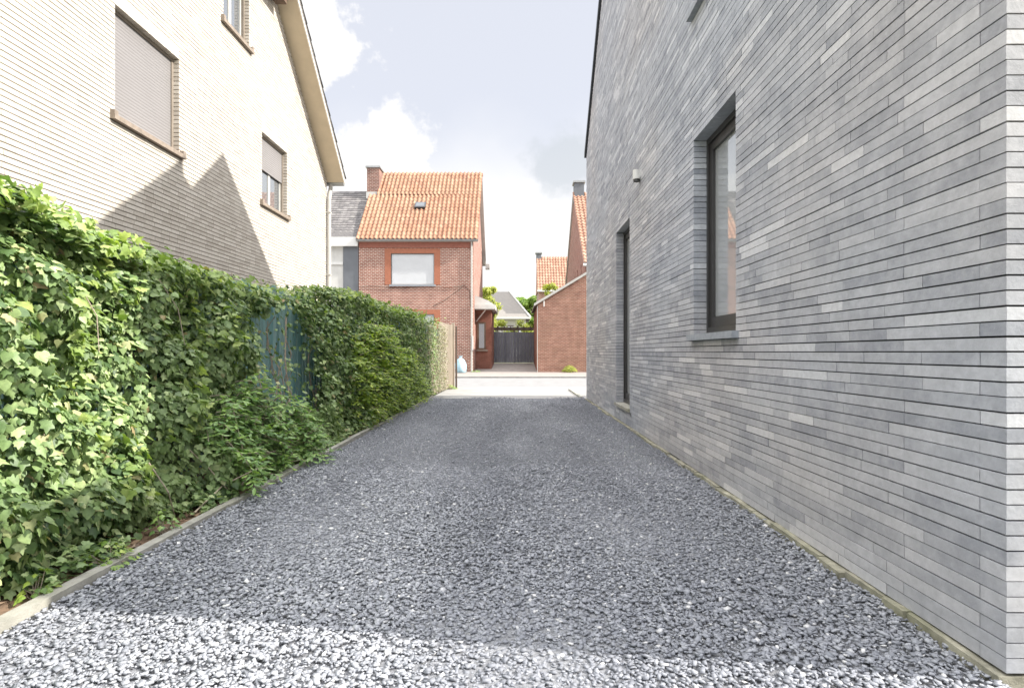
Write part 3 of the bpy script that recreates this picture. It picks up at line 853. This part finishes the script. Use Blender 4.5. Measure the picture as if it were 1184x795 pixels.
# leaf litter on the soil
n = 1500
P = np.stack([rng.uniform(-2.55, KX - .07, n), rng.uniform(1.2, 13, n), rng.uniform(.004, .018, n)], 1)
V, F = leaf_mesh('l', P, np.stack([rng.normal(0, .25, n), rng.normal(0, .25, n), np.ones(n)], 1), rng.normal(0, 1, (n, 3)), rng.uniform(.02, .055, n), RHO)
o = link_mesh('leaf_litter', np_mesh('leaf_litter', V, F), mat_islands('dry_litter', [(0, (.12, .07, .04)), (.6, (.26, .17, .1)), (1, (.42, .33, .22))], bump=0))
tag(o, 'dry brown leaves scattered on the soil beside the kerb', 'leaves', kind='stuff')

# ------------------------------------------------------------------ RED BRICK HOUSE opposite
D0 = 31.5
FS = ((0, 0, 0), (1, 0, 0), (0, 0, 1), (0, -1, 0))     # u = X, v = Z, w = toward the viewer (-Y)
rb = thing('red_brick_house', 'red brick house with an orange clay tile roof and white shutter across the road', 'house', (-5.5, D0, 0))
xl, xr = -8.72, -2.38; ze_ = 7.3; dep = 4.3; zr = 12.15; DB = D0 + 2 * dep
mb = MB()
w1 = (-6.94, -4.55, 4.84, 6.56); w2 = (-6.94, -4.55, 1.5, 3.2)
mb.setframe(((0, D0, 0), (1, 0, 0), (0, 0, 1), (0, -1, 0)))
panel(mb, [xl, xr], lambda u: ze_, [w1, w2], -.05, -.3, 0)
mb.build('wall', M['red_brick'], rb)
mb = MB(); mb.setframe(((xr - .3, 0, 0), (0, 1, 0), (0, 0, 1), (1, 0, 0)))
mb.prism([(D0 + .3, 0), (DB, 0), (DB, ze_), (D0 + dep, zr - .12), (D0 + .3, ze_ + .3)], 0, .3)
mb.setframe(((xl, 0, 0), (0, 1, 0), (0, 0, 1), (1, 0, 0)))
mb.prism([(D0 + .3, 0), (DB, 0), (DB, ze_), (D0 + dep, zr - .12), (D0 + .3, ze_ + .3)], 0, .3)
mb.setframe(WORLD); mb.box(xl + .3, xr - .3, DB - .3, DB, 0, ze_)
mb.build('side_wall', M['red_brick_side'], rb)
FD = ((0, D0, 0), (1, 0, 0), (0, 0, 1), (0, -1, 0))
for (a, b, c, d) in (w1, w2):
    mb = MB(FD); t1 = .34
    mb.box(a - t1, a, c, d + .26, -.1, .012); mb.box(b, b + t1, c, d + .26, -.1, .012); mb.box(a, b, d, d + .26, -.1, .012)
    mb.build('window_surround', M['orange_brick'], rb)
mb = MB(FD); mb.box(xl + .02, xr - .02, ze_ - .42, ze_ - .1, -.02, .03); mb.build('frieze', M['frieze'], rb)
for (a, b, c, d) in (w1, w2):
    mb = MB(FD); ring(mb, a + .002, b - .002, c, d - .002, .05, -.2, -.1); w = mb.build('window', M['white'], rb)
    mb = MB(FD); mb.box(a + .04, b - .04, c + .04, d - .04, -.1, -.06); mb.build('shutter', M['shutter_white'], w)
    mb = MB(FD); mb.box(a - .08, b + .08, c - .1, c - .002, -.15, .07); mb.build('sill', M['bluestone'], w)
mb = MB(FD)
mb.tube([(xl - .1, ze_ - .02, .19), (xr + .28, ze_ - .02, .19)], .085, 10)
mb.build('gutter', M['zinc'], rb)
mb = MB(FD); mb.box(xl - .1, xr + .27, ze_ - .1, ze_ + .04, -.02, .12); mb.build('eaves_board', M['offwhite'], rb)
mb = MB(FD); mb.tube([(xr - .09, ze_ - .05, .15), (xr - .09, ze_ - .3, .07), (xr - .09, 0, .07)], .05, 8); mb.build('downpipe', M['pipe'], rb)
mb = MB(FD); mb.box(xr - .06, xr - .005, 1.2, 2.0, .002, .14); mb.build('meter_box', M['white'], rb)
mb = MB(FD); pts = [(xl + .1, 4.72, .03)] + [(xl + .1 + k * .6, 4.70 + .05 * math.sin(k * 1.3), .035) for k in range(1, 9)] + [(xr - .5, 4.75, .03), (xr - .2, 4.5, .03), (xr - .16, 3.6, .03)]
mb.tube(pts, .014, 5); mb.tube([(-4.6, 3.65, .03), (-4.0, 3.95, .03), (-3.4, 4.4, .03), (-3.0, 4.68, .03)], .012, 5)
mb.build('cable', M['dark_wood'], rb)
# roof with real pantiles
a_ = math.atan2(zr - ze_, dep); cs2, sn2 = math.cos(a_), math.sin(a_)
mb = MB()
XL, XR = xl - .1, xr + .28
Ls = math.hypot(dep, zr - ze_)
tile_roof(mb, (XL, D0 - .28, ze_ - .28 * math.tan(a_) * .0 + .02), (1, 0, 0), (0, cs2, sn2), (0, -sn2, cs2), XR - XL, Ls * .66, .245, .34, .075, .022)
# upper part is narrower on the left, where the chimney stands
kk = Ls * .66
o2 = Vector((XL + .45, D0 - .28, ze_ + .02)) + Vector((0, cs2, sn2)) * kk
tile_roof(mb, o2, (1, 0, 0), (0, cs2, sn2), (0, -sn2, cs2), XR - XL - .45, Ls * .34 + .22, .245, .34, .075, .022)
roof = mb.build('roof', M['orange_tile'], rb)
mb = MB()
mb.setframe(((0, 0, 0), (0, 1, 0), (0, 0, 1), (1, 0, 0)))
mb.prism([(D0 - .22, ze_ - .03), (D0 + dep, zr - .05), (DB + .3, ze_ - .1), (DB + .3, ze_ + .0), (D0 + dep, zr + .03)], xl + .8, xr + .24)
mb.prism([(D0 - .22, ze_ - .03), (D0 + dep * .66, ze_ + (zr - ze_) * .66 - .06), (D0 + dep * .66, ze_ + (zr - ze_) * .6 - .3), (D0 + .3, ze_ - .1)], xl - .05, xl + .8)
mb.build('roof_deck', M['offwhite'], rb)
mb = MB(); mb.tube([(XL + .9, D0 + dep, zr + .09), (XR, D0 + dep, zr + .09)], .11, 10); mb.build('ridge_cap', M['orange_tile'], roof)
mb = MB(); mb.box(xr + .2, xr + .5, DB - .1, DB + .35, ze_ - .35, ze_ - .0); mb.build('rear_eave', M['offwhite'], rb)
cx0, cx1 = -9.02, -8.28
mb = MB(); mb.box(cx0, cx1, 34.35, 35.3, 10.45, 12.22); c = mb.build('chimney', M['chimney_brick'], rb)
mb = MB(); mb.box(cx0 - .07, cx1 + .07, 34.28, 35.37, 12.222, 12.33); mb.box(cx0 + .1, cx1 - .1, 34.5, 35.15, 12.33, 12.4); mb.build('cap', M['zinc'], c)
mb = MB(); mb.box(cx0 - .03, cx1 + .12, 34.28, 35.3, 10.35, 10.75); mb.build('flashing', M['offwhite'], c)
# roof light
yy = D0 + dep * .45; zz = ze_ + (zr - ze_) * .45 + .02
mb = MB(((-5.9, D0 + 1.55, ze_ + 1.55 * math.tan(a_) + .35), (1, 0, 0), (0, cs2, sn2), (0, -sn2, cs2)))
mb.box(0, .62, 0, .50, -.1, .16, j=.0)
sk = mb.build('roof_light', M['flashing'], rb)
mb = MB(((-5.9, D0 + 1.55, ze_ + 1.55 * math.tan(a_) + .35), (1, 0, 0), (0, cs2, sn2), (0, -sn2, cs2))); mb.box(.07, .55, .07, .43, .161, .17); mb.build('pane', M['dark_panel'], sk)
roof.location.z = 0

# ------------------------------------------------------------------ white neighbour, left of the red house
nb = thing('white_neighbour_house', 'white house with a slate roof and dark grey panel left of the red brick house', 'house', (-12, 31.6, 0))
mb = MB(((0, 31.6, 0), (1, 0, 0), (0, 0, 1), (0, -1, 0)))
panel(mb, [-18, -9.62], lambda u: 7.3, [(-10.95, -10.45, 4.75, 6.1)], 0, -.3, 0)
mb.build('wall', M['offwhite'], nb)
mb = MB(((0, 31.6, 0), (1, 0, 0), (0, 0, 1), (0, -1, 0))); mb.box(-9.6, -8.76, 0, 6.95, -.3, .05); mb.build('dark_panel', M['dark_panel'], nb)
mb = MB(((0, 31.6, 0), (1, 0, 0), (0, 0, 1), (0, -1, 0))); mb.box(-18, -8.76, 6.952, 7.45, -.3, .22); mb.box(-18, -9.62, 5.95, 6.1, 0, .06); mb.build('fascia', M['white'], nb)
mb = MB(((0, 31.6, 0), (1, 0, 0), (0, 0, 1), (0, -1, 0))); ring(mb, -10.95, -10.45, 4.75, 6.1, .07, -.2, -.05); w = mb.build('window', M['white'], nb)
mb = MB(((0, 31.6, 0), (1, 0, 0), (0, 0, 1), (0, -1, 0))); mb.box(-10.9, -10.5, 4.8, 6.05, -.15, -.12); mb.build('pane', M['glass_grey'], w)
mb = MB(); s2 = 1 / math.sqrt(2)
tile_roof(mb, (-18, 31.5, 7.46), (1, 0, 0), (0, s2, s2), (0, -s2, s2), 9.24, 5.0, .3, .25, .01, .02, 3)
mb.setframe(((0, 0, 0), (0, 1, 0), (0, 0, 1), (1, 0, 0))); mb.prism([(31.4, 7.40), (35.1, 11.0), (38.8, 7.4)], -18, -8.77)
mb.build('roof', M['slate_tile'], nb)
mb = MB(); mb.box(-18, -8.8, 31.9, 38.6, 0, 7.3); mb.build('rear_wall', M['offwhite'], nb)

# ------------------------------------------------------------------ porch annex by the red house
pa = thing('porch_annex', 'small brick annex with a canopy roof and dark framed window beside the gate', 'annex', (-1.9, 33.2, .1))
FA = ((0, 33.2, 0), (1, 0, 0), (0, 0, 1), (0, -1, 0))
mb = MB(FA); panel(mb, [-2.372, -1.45], lambda u: 3.55, [(-2.28, -1.78, 1.25, 2.85)], 0, -.25, 0)
mb.setframe(WORLD); mb.box(-1.70, -1.45, 33.451, 36.8, 0, 3.55); mb.box(-2.372, -1.7, 36.5, 36.8, 0, 3.55)
mb.build('wall', M['dark_brick'], pa)
mb = MB(FA); ring(mb, -2.28, -1.78, 1.25, 2.85, .09, -.15, .03); w = mb.build('window', M['brown_wood'], pa)
mb = MB(FA); mb.box(-2.2, -1.86, 1.33, 2.77, -.1, -.08); mb.build('pane', M['dark_glass'], w)
mb = MB(FA); mb.box(-2.33, -1.66, 1.16, 1.247, -.1, .1); mb.build('sill', M['stone_sill'], w)
mb = MB(FA); mb.box(-2.372, -1.2, 3.552, 3.80, -3.6, .9)
mb.prism([(-2.372, 3.802), (-1.25, 3.802), (-1.6, 4.05), (-2.372, 4.35)], -3.6, .7)
mb.build('canopy', M['offwhite'], pa)
mb = MB(FA); mb.tube([(-2.33, 2.9, .02), (-1.75, 3.54, .7)], .035, 6); mb.build('canopy_brace', M['white'], pa)

# ------------------------------------------------------------------ gate
gt = thing('board_gate', 'wide blue grey gate of vertical boards at the end of the garden drive', 'gate', (-.2, 37, .37))
mb = MB(); x = -1.66; k = 0
while x < 1.2:
    mb.box(x, min(x + .205, 1.24), 37 - random.uniform(.0, .015), 37.035, .43, 2.40 + random.uniform(-.012, .012)); x += .21
mb.build('boards', M['gate_wood'], gt)
for x in (-1.75, 1.24):
    mb = MB(); mb.box(x, x + .09, 36.98, 37.1, .3, 2.48); mb.build('post', M['gate_wood'], gt)
for z in (.7, 2.05):
    mb = MB(); mb.box(-1.655, 1.235, 37.036, 37.08, z, z + .1); mb.build('rail', M['gate_wood'], gt)

pg = thing('pergola', 'dark timber pergola beam on posts behind the board gate', 'pergola', (-.2, 39.5, .36))
for z in (2.68,):
    mb = MB(); mb.box(-1.9, 1.6, 39.4, 39.5, z, z + .14); mb.build('beam', M['dark_wood'], pg)
    mb = MB(); mb.box(-1.9, 1.6, 41.4, 41.5, z, z + .14); mb.build('beam', M['dark_wood'], pg)
for x in (-1.7, -.2, 1.3):
    mb = MB(); mb.box(x, x + .1, 39.4, 39.5, .36, 2.678); mb.build('post', M['dark_wood'], pg)
for k in range(8):
    mb = MB(); x = -1.8 + k * .46; mb.box(x, x + .06, 39.2, 41.7, 2.823, 2.92); mb.build('rafter', M['dark_wood'], pg)

# ------------------------------------------------------------------ old brick outbuilding right
ob = thing('old_brick_outbuilding', 'weathered brick outbuilding with a rising white roof edge beside the gate', 'outbuilding', (2.6, 31, 0))
FO = ((0, 31, 0), (1, 0, 0), (0, 0, 1), (0, -1, 0))
zt = lambda u: 3.72 + (u - 1.15) * .60
mb = MB(FO); mb.prism([(1.15, 0), (3.88, 0), (3.88, zt(3.88)), (1.15, zt(1.15))], -.28, 0)
mb.build('wall', M['old_brick'], ob)
mb = MB(); mb.setframe(WORLD); mb.box(1.15, 1.4, 31.281, 37.6, 0, 3.70); mb.build('side_wall', M['old_brick_side'], ob)
mb = MB(FO); mb.prism([(.98, zt(.98)), (3.88, zt(3.88)), (3.88, zt(3.88) + .12), (.98, zt(.98) + .12)], -6.8, .10); mb.build('roof', M['grey_tile'], ob)
mb = MB(FO); mb.prism([(.96, zt(.96) + .0), (3.88, zt(3.88) + .0), (3.88, zt(3.88) + .14), (.96, zt(.96) + .14)], .102, .14); mb.build('verge_board', M['pipe'], ob)
mb = MB(FO); mb.tube([(1.5, zt(1.5) - .05, .08), (1.5, zt(1.5) - .35, .08)], .03, 6); mb.build('bracket', M['white'], ob)
mb = MB(FO); mb.box(1.13, 1.17, 0, 3.6, .002, .05); mb.build('corner_post', M['pipe'], ob)

# steep gabled house behind the outbuilding
sh = thing('steep_gable_house', 'tall pinkish brick gable with three slit windows and a grey chimney', 'house', (3.95, 38.5, 0))
gx = 3.92; ya, yb, yr = 32.4, 44.6, 38.5; zea, zrr = 6.3, 11.75
gp = prof([(ya, zea), (yr, zrr), (yb, zea)])
slits = [(34.2, 34.62, 5.3, 6.4), (36.1, 36.5, 5.2, 6.3), (38.1, 38.5, 5.1, 6.2)]
mb = MB(((gx, 0, 0), (0, 1, 0), (0, 0, 1), (-1, 0, 0)))
panel(mb, [ya, yr, yb], gp, slits, 0, -.3, 0)
mb.build('wall', M['red_brick_side'], sh)
for (a, b, c, d) in slits:
    mb = MB(((gx, 0, 0), (0, 1, 0), (0, 0, 1), (-1, 0, 0))); ring(mb, a, b, c, d, .05, -.2, -.08); w = mb.build('window', M['brown_wood'], sh)
    mb = MB(((gx, 0, 0), (0, 1, 0), (0, 0, 1), (-1, 0, 0))); mb.box(a + .05, b - .05, c + .05, d - .05, -.16, -.14); mb.build('pane', M['glass_grey'], w)
mb = MB(); mb.box(gx + .3, 12, ya, ya + .3, 0, zea); mb.build('front_wall', M['red_brick'], sh)
mb = MB(); mb.box(gx + .3, 12, yb - .3, yb, 0, zea); mb.build('rear_wall', M['red_brick'], sh)
a_ = math.atan2(zrr - zea, yr - ya); c3, s3 = math.cos(a_), math.sin(a_)
mb = MB(); tile_roof(mb, (gx - .12, ya - .3, zea - .3 * math.tan(a_) + .12), (1, 0, 0), (0, c3, s3), (0, -s3, c3), 8.2, math.hypot(yr - ya, zrr - zea) + .45, .26, .36, .055, .035, 5)
rf = mb.build('roof', M['pink_tile'], sh)
mb = MB(((gx, 0, 0), (0, 1, 0), (0, 0, 1), (-1, 0, 0))); mb.prism([(ya - .25, zea - .25), (yr, zrr), (yb + .2, zea - .2), (yb + .2, zea - .1), (yr, zrr + .09), (ya - .25, zea - .14)], -8, .1); mb.build('roof_deck', M['offwhite'], sh)
mb = MB(); mb.tube([(gx - .15, ya - .4, zea - .3), (12, ya - .4, zea - .3)], .08, 8); mb.build('gutter', M['white'], sh)
mb = MB(); mb.box(gx - .02, gx + .62, 38.1, 38.9, 11.2, 12.45); c = mb.build('chimney', M['dark_panel'], rf)
mb = MB(); mb.box(gx - .1, gx + .70, 38.02, 38.98, 12.452, 12.58); mb.build('cap', M['zinc'], c)

# far tiled house
fh = thing('distant_tiled_house', 'distant house showing a plain faded tile roof left of the steep gable', 'house', (4, 60, 0))
mb = MB(); mb.box(2.35, 8, 60, 66, 0, 7.7); mb.build('wall', M['red_brick'], fh)
s2_ = math.atan2(3.9, 3.0); c4, s4 = math.cos(s2_), math.sin(s2_)
mb = MB(); tile_roof(mb, (2.2, 59.8, 7.65), (1, 0, 0), (0, c4, s4), (0, -s4, c4), 6, 5.0, .3, .42, .06, .04, 4)
mb.setframe(((0, 0, 0), (0, 1, 0), (0, 0, 1), (1, 0, 0))); mb.prism([(59.85, 7.6), (62.95, 11.6), (66, 7.6)], 2.25, 8.1)
rf = mb.build('roof', M['pink_tile'], fh)
mb = MB(); mb.box(2.2, 2.75, 62.6, 63.3, 11.0, 11.95); c = mb.build('chimney', M['dark_panel'], rf)
mb = MB(); mb.box(2.1, 2.85, 62.5, 63.4, 11.952, 12.1); mb.build('cap', M['zinc'], c)
mb = MB(); mb.box(2.2, 8.1, 59.66, 59.84, 7.45, 7.66); mb.build('gutter', M['white'], fh)

# hip-roofed house behind the gate
hh = thing('grey_hipped_house', 'low house with a grey hipped roof glimpsed above the gate', 'house', (-1.5, 60, 0))
mb = MB(); mb.box(-7.5, 1.0, 60, 68, 0, 4.6); mb.build('wall', M['offwhite'], hh)
mb = MB()
A = [(-8, 59.5, 4.7), (1.5, 59.5, 4.7), (1.5, 68.5, 4.7), (-8, 68.5, 4.7), (-4.5, 64, 7.9), (-.8, 64, 7.9)]
mb.v = [tuple(p) for p in A]; mb.f = [(0, 1, 5, 4), (1, 2, 5), (2, 3, 4, 5), (3, 0, 4), (0, 3, 2, 1)]
rf = mb.build('roof', M['grey_tile'], hh)
mb = MB(); mb.box(-8, 1.5, 59.42, 59.498, 4.58, 4.8); mb.build('fascia', M['white'], hh)
mb = MB(); mb.tube([(1.5, 59.5, 4.75), (-.8, 64, 7.95)], .1, 6); mb.build('hip_cap', M['offwhite'], rf)
for x in (-2.6, -1.0, .2):
    mb = MB(); mb.box(x, x + .7, 59.9, 59.998, 2.2, 3.9); w = mb.build('window', M['brown_wood'], hh)
    mb = MB(); mb.box(x + .08, x + .62, 59.88, 59.898, 2.3, 3.8); mb.build('pane', M['glass_grey'], w)

# ------------------------------------------------------------------ trees
def tree(name, label, loc, h, r, mat, n=5000, leaf=(.12, .22), trunk=.16, low=.35, group=None, squash=1.0):
    B = Vector(loc); rt = thing(name, label, 'tree' if h > 3.6 else 'bush', loc, group)
    tr = MB(); tr.tube([B, B + Vector((.05, 0, h * .3)), B + Vector((0, .05, h * .62))], [trunk, trunk * .8, trunk * .4], 8)
    cl = []
    for k in range(26):
        a = random.uniform(0, 6.28); q = r * random.uniform(.25, .85); z = h * random.uniform(low, .88)
        lim = math.sin(math.pi * min(1, (z / h - low * .6) / (1.05 - low * .6))) ** .6
        c = B + Vector((math.cos(a) * q * lim, math.sin(a) * q * lim, z)); cl.append((c, r * random.uniform(.22, .42)))
        tr.tube([B + Vector((0, 0, z * .6)), (B + Vector((0, 0, z * .75)) + c) / 2, c], [trunk * .35, trunk * .2, .01], 5, False)
    tr.build('trunk', M['bark'], rt)
    P = np.zeros((n, 3)); ci = rng.integers(0, len(cl), n)
    C = np.array([tuple(c[0]) for c in cl]); RR = np.array([c[1] for c in cl])
    dv = rng.normal(0, 1, (n, 3)); dv /= np.linalg.norm(dv, axis=1, keepdims=True)
    P = C[ci] + dv * (RR[ci] * rng.random(n) ** .4)[:, None] * np.array([1, 1, .75])
    nn = dv + rng.normal(0, .5, (n, 3)) + np.array([0, 0, .5])
    V, F = leaf_mesh('l', P, nn, rng.normal(0, 1, (n, 3)) + np.array([0, 0, -.6]), rng.uniform(leaf[0], leaf[1], n), RHO)
    link_mesh('crown', np_mesh('crown', V, F), M[mat], rt)
    return rt
tree('broadleaf_tree', 'yellow green tree rising behind the canopy of the brick annex', (-3.0, 50, .36), 7.2, 1.6, 'tree_yellow', 9000, leaf=(.14, .24))
tree('broadleaf_tree', 'bright green tree between the hipped roof and the old outbuilding', (1.5, 72, .36), 9.3, 2.3, 'tree_green', 16000, leaf=(.2, .34))
tree('broadleaf_tree', 'yellowish tree top peeping over the white roof edge of the outbuilding', (3.4, 52, .36), 7.7, 1.2, 'tree_yellow', 3500)
tree('garden_bush', 'sunlit yellow green bush above the left half of the board gate', (-1.1, 44, .36), 3.5, 1.25, 'tree_yellow', 6500, leaf=(.08, .14), trunk=.07, low=.1)
tree('garden_bush', 'sunlit yellow green bush above the right half of the board gate', (.7, 45, .36), 3.55, 1.3, 'tree_yellow', 6500, leaf=(.08, .14), trunk=.07, low=.1)

# ------------------------------------------------------------------ blue refuse sack
mb = MB(); bx, by = -2.93, 29.9; prev = None; n = 20
rings = []
for k, (z, r_) in enumerate([(0, .20), (.06, .27), (.25, .29), (.45, .275), (.62, .22), (.72, .14), (.78, .06), (.82, .05), (.88, .11)]):
    ringi = []
    for i in range(n):
        a = 2 * math.pi * i / n; q = r_ * 1.1 * (1 + .09 * math.sin(a * 5 + z * 6) + .05 * math.sin(a * 9 - z * 11))
        ringi.append(mb.pt(bx + q * math.cos(a) * .95, by + q * math.sin(a) * .9, .02 + z))
    rings.append(ringi)
mb.face(rings[0][::-1]); mb.face(rings[-1])
for a, b in zip(rings, rings[1:]):
    for i in range(n): mb.face((a[i], a[(i + 1) % n], b[(i + 1) % n], b[i]))
o = mb.build('refuse_sack', M['bag'], base=(bx, by, .02), smooth=True)
tag(o, 'pale blue tied plastic sack standing on the pavement by the brick house', 'sack')

# ------------------------------------------------------------------ light
el_ = math.atan(.73 / 1.013)
sd = Vector((.987 * math.cos(el_), -.158 * math.cos(el_), math.sin(el_))).normalized()
L = bpy.data.lights.new('sun', 'SUN'); L.energy = 3.9; L.angle = R(.53); L.color = (1, .955, .88)
lo = bpy.data.objects.new('sun', L); COL.objects.link(lo); lo.rotation_euler = sd.to_track_quat('Z', 'Y').to_euler(); lo.location = (20, -5, 20)

w = bpy.data.worlds.new('World'); scene.world = w; w.use_nodes = True
nt = w.node_tree; nt.nodes.clear()
def N(t, **k):
    x = nt.nodes.new(t)
    for a, b in k.items(): setattr(x, a, b)
    return x
K = nt.links.new
out = N('ShaderNodeOutputWorld'); bg = N('ShaderNodeBackground'); bg.inputs[1].default_value = .12
K(bg.outputs[0], out.inputs[0])
sky = N('ShaderNodeTexSky', sky_type='NISHITA'); sky.sun_disc = False
sky.sun_elevation = el_; sky.sun_rotation = math.atan2(sd.x, sd.y)
tc = N('ShaderNodeTexCoord')
def wm(op, a, b=0.0, clamp=False):
    x = N('ShaderNodeMath', operation=op, use_clamp=clamp)
    for v, i in ((a, 0), (b, 1)):
        if isinstance(v, (int, float)): x.inputs[i].default_value = v
        else: K(v, x.inputs[i])
    return x.outputs[0]
def wn(scale, detail, rough=.55, sc=(1, 1, 1)):
    m = N('ShaderNodeMapping'); m.inputs['Scale'].default_value = sc; K(tc.outputs['Generated'], m.inputs[0])
    x = N('ShaderNodeTexNoise'); x.inputs['Scale'].default_value = scale; x.inputs['Detail'].default_value = detail; x.inputs['Roughness'].default_value = rough
    K(m.outputs[0], x.inputs['Vector']); return x.outputs['Fac']
def wramp(f, a, b):
    x = N('ShaderNodeMapRange'); x.interpolation_type = 'SMOOTHSTEP'; K(f, x.inputs[0]); x.inputs[1].default_value = a; x.inputs[2].default_value = b
    return x.outputs[0]
n_edge = wn(9, 7, .6)
def blob(px, py, rad, soft=.72):          # a cloud bank centred on a direction of the sky
    d = Vector(((px - 597) / 657.8, 1, (407 - py) / 657.8)).normalized()
    v = N('ShaderNodeVectorMath', operation='DISTANCE'); K(tc.outputs['Generated'], v.inputs[0]); v.inputs[1].default_value = d
    q = wm('SUBTRACT', v.outputs['Value'], wm('MULTIPLY', wm('SUBTRACT', n_edge, .5), .28))
    x = N('ShaderNodeMapRange'); x.interpolation_type = 'SMOOTHSTEP'; K(q, x.inputs[0]); x.inputs[1].default_value = rad; x.inputs[2].default_value = rad * soft
    return x.outputs[0]
cl = wm('MAXIMUM', blob(440, 215, .135), blob(370, 50, .085))
cl = wm('MAXIMUM', cl, blob(400, 280, .16))
sepx = N('ShaderNodeSeparateXYZ'); K(tc.outputs['Generated'], sepx.inputs[0]); zc_ = sepx.outputs['Z']
lown = wm('ADD', zc_, wm('MULTIPLY', wm('SUBTRACT', wn(3, 4), .5), .3))
x = N('ShaderNodeMapRange'); x.interpolation_type = 'SMOOTHSTEP'; K(lown, x.inputs[0]); x.inputs[1].default_value = .42; x.inputs[2].default_value = .16
cl = wm('MAXIMUM', cl, x.outputs[0])
# loose broken cloud everywhere else, plus unseen cloud added high overhead to lift the shade
ov = wm('MULTIPLY', wramp(zc_, .55, .75), wramp(wn(2.2, 6), .35, .6)); cl = wm('MAXIMUM', cl, ov)
def wmix(f, a, b):
    x = N('ShaderNodeMix', data_type='RGBA')
    for v, i in ((f, 0), (a, 6), (b, 7)):
        if isinstance(v, (int, float)): x.inputs[i].default_value = v
        elif isinstance(v, tuple): x.inputs[i].default_value = (*v, 1)
        else: K(v, x.inputs[i])
    return x.outputs[2]
sc_ = 1 / (.12 * 2 ** EXPOSURE)
veil = tuple(c * sc_ for c in (.845, .86, .93)); white = tuple(c * sc_ for c in (1.12, 1.11, 1.10)); grey = tuple(c * sc_ for c in (.70, .745, .80))
fill_sky = tuple(c * sc_ * 4.7 for c in (1.0, 1.0, 1.02))
base = wmix(.88, sky.outputs[0], veil)
colr = wmix(cl, base, white)
colr = wmix(wm('MULTIPLY', blob(652, 186, .075, .2), .75), colr, grey)
colr = wmix(wm('MULTIPLY', wramp(wn(6, 5), .55, .75), wm('MULTIPLY', wramp(zc_, .5, .1), .25)), colr, grey)
colr = wmix(wm('MULTIPLY', wm('MAXIMUM', wramp(zc_, .55, .78), wm('MULTIPLY', wramp(wm('MULTIPLY', sepx.outputs['Y'], -1.0), .1, .5), .16)), .9), colr, fill_sky)  # unseen sky overhead and behind the camera brightened to fill the shade
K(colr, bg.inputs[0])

# ------------------------------------------------------------------ camera and render settings
cam = bpy.data.cameras.new('camera'); co = bpy.data.objects.new('camera', cam); COL.objects.link(co)
co.location = (0, 0, 1.1); co.rotation_euler = (R(90), 0, 0)
cam.sensor_width = 36; cam.lens = 657.8 / 1184 * 36
cam.shift_x = -5 / 1184; cam.shift_y = 9.5 / 1184
cam.clip_start = .05; cam.clip_end = 2000
scene.camera = co
vs = scene.view_settings
vs.view_transform = 'Standard'; vs.look = 'None'; vs.exposure = EXPOSURE; vs.gamma = 1; vs.use_curve_mapping = False
scene.cycles.use_denoising = True
scene.cycles.max_bounces = 6; scene.cycles.diffuse_bounces = 4; scene.cycles.transparent_max_bounces = 4
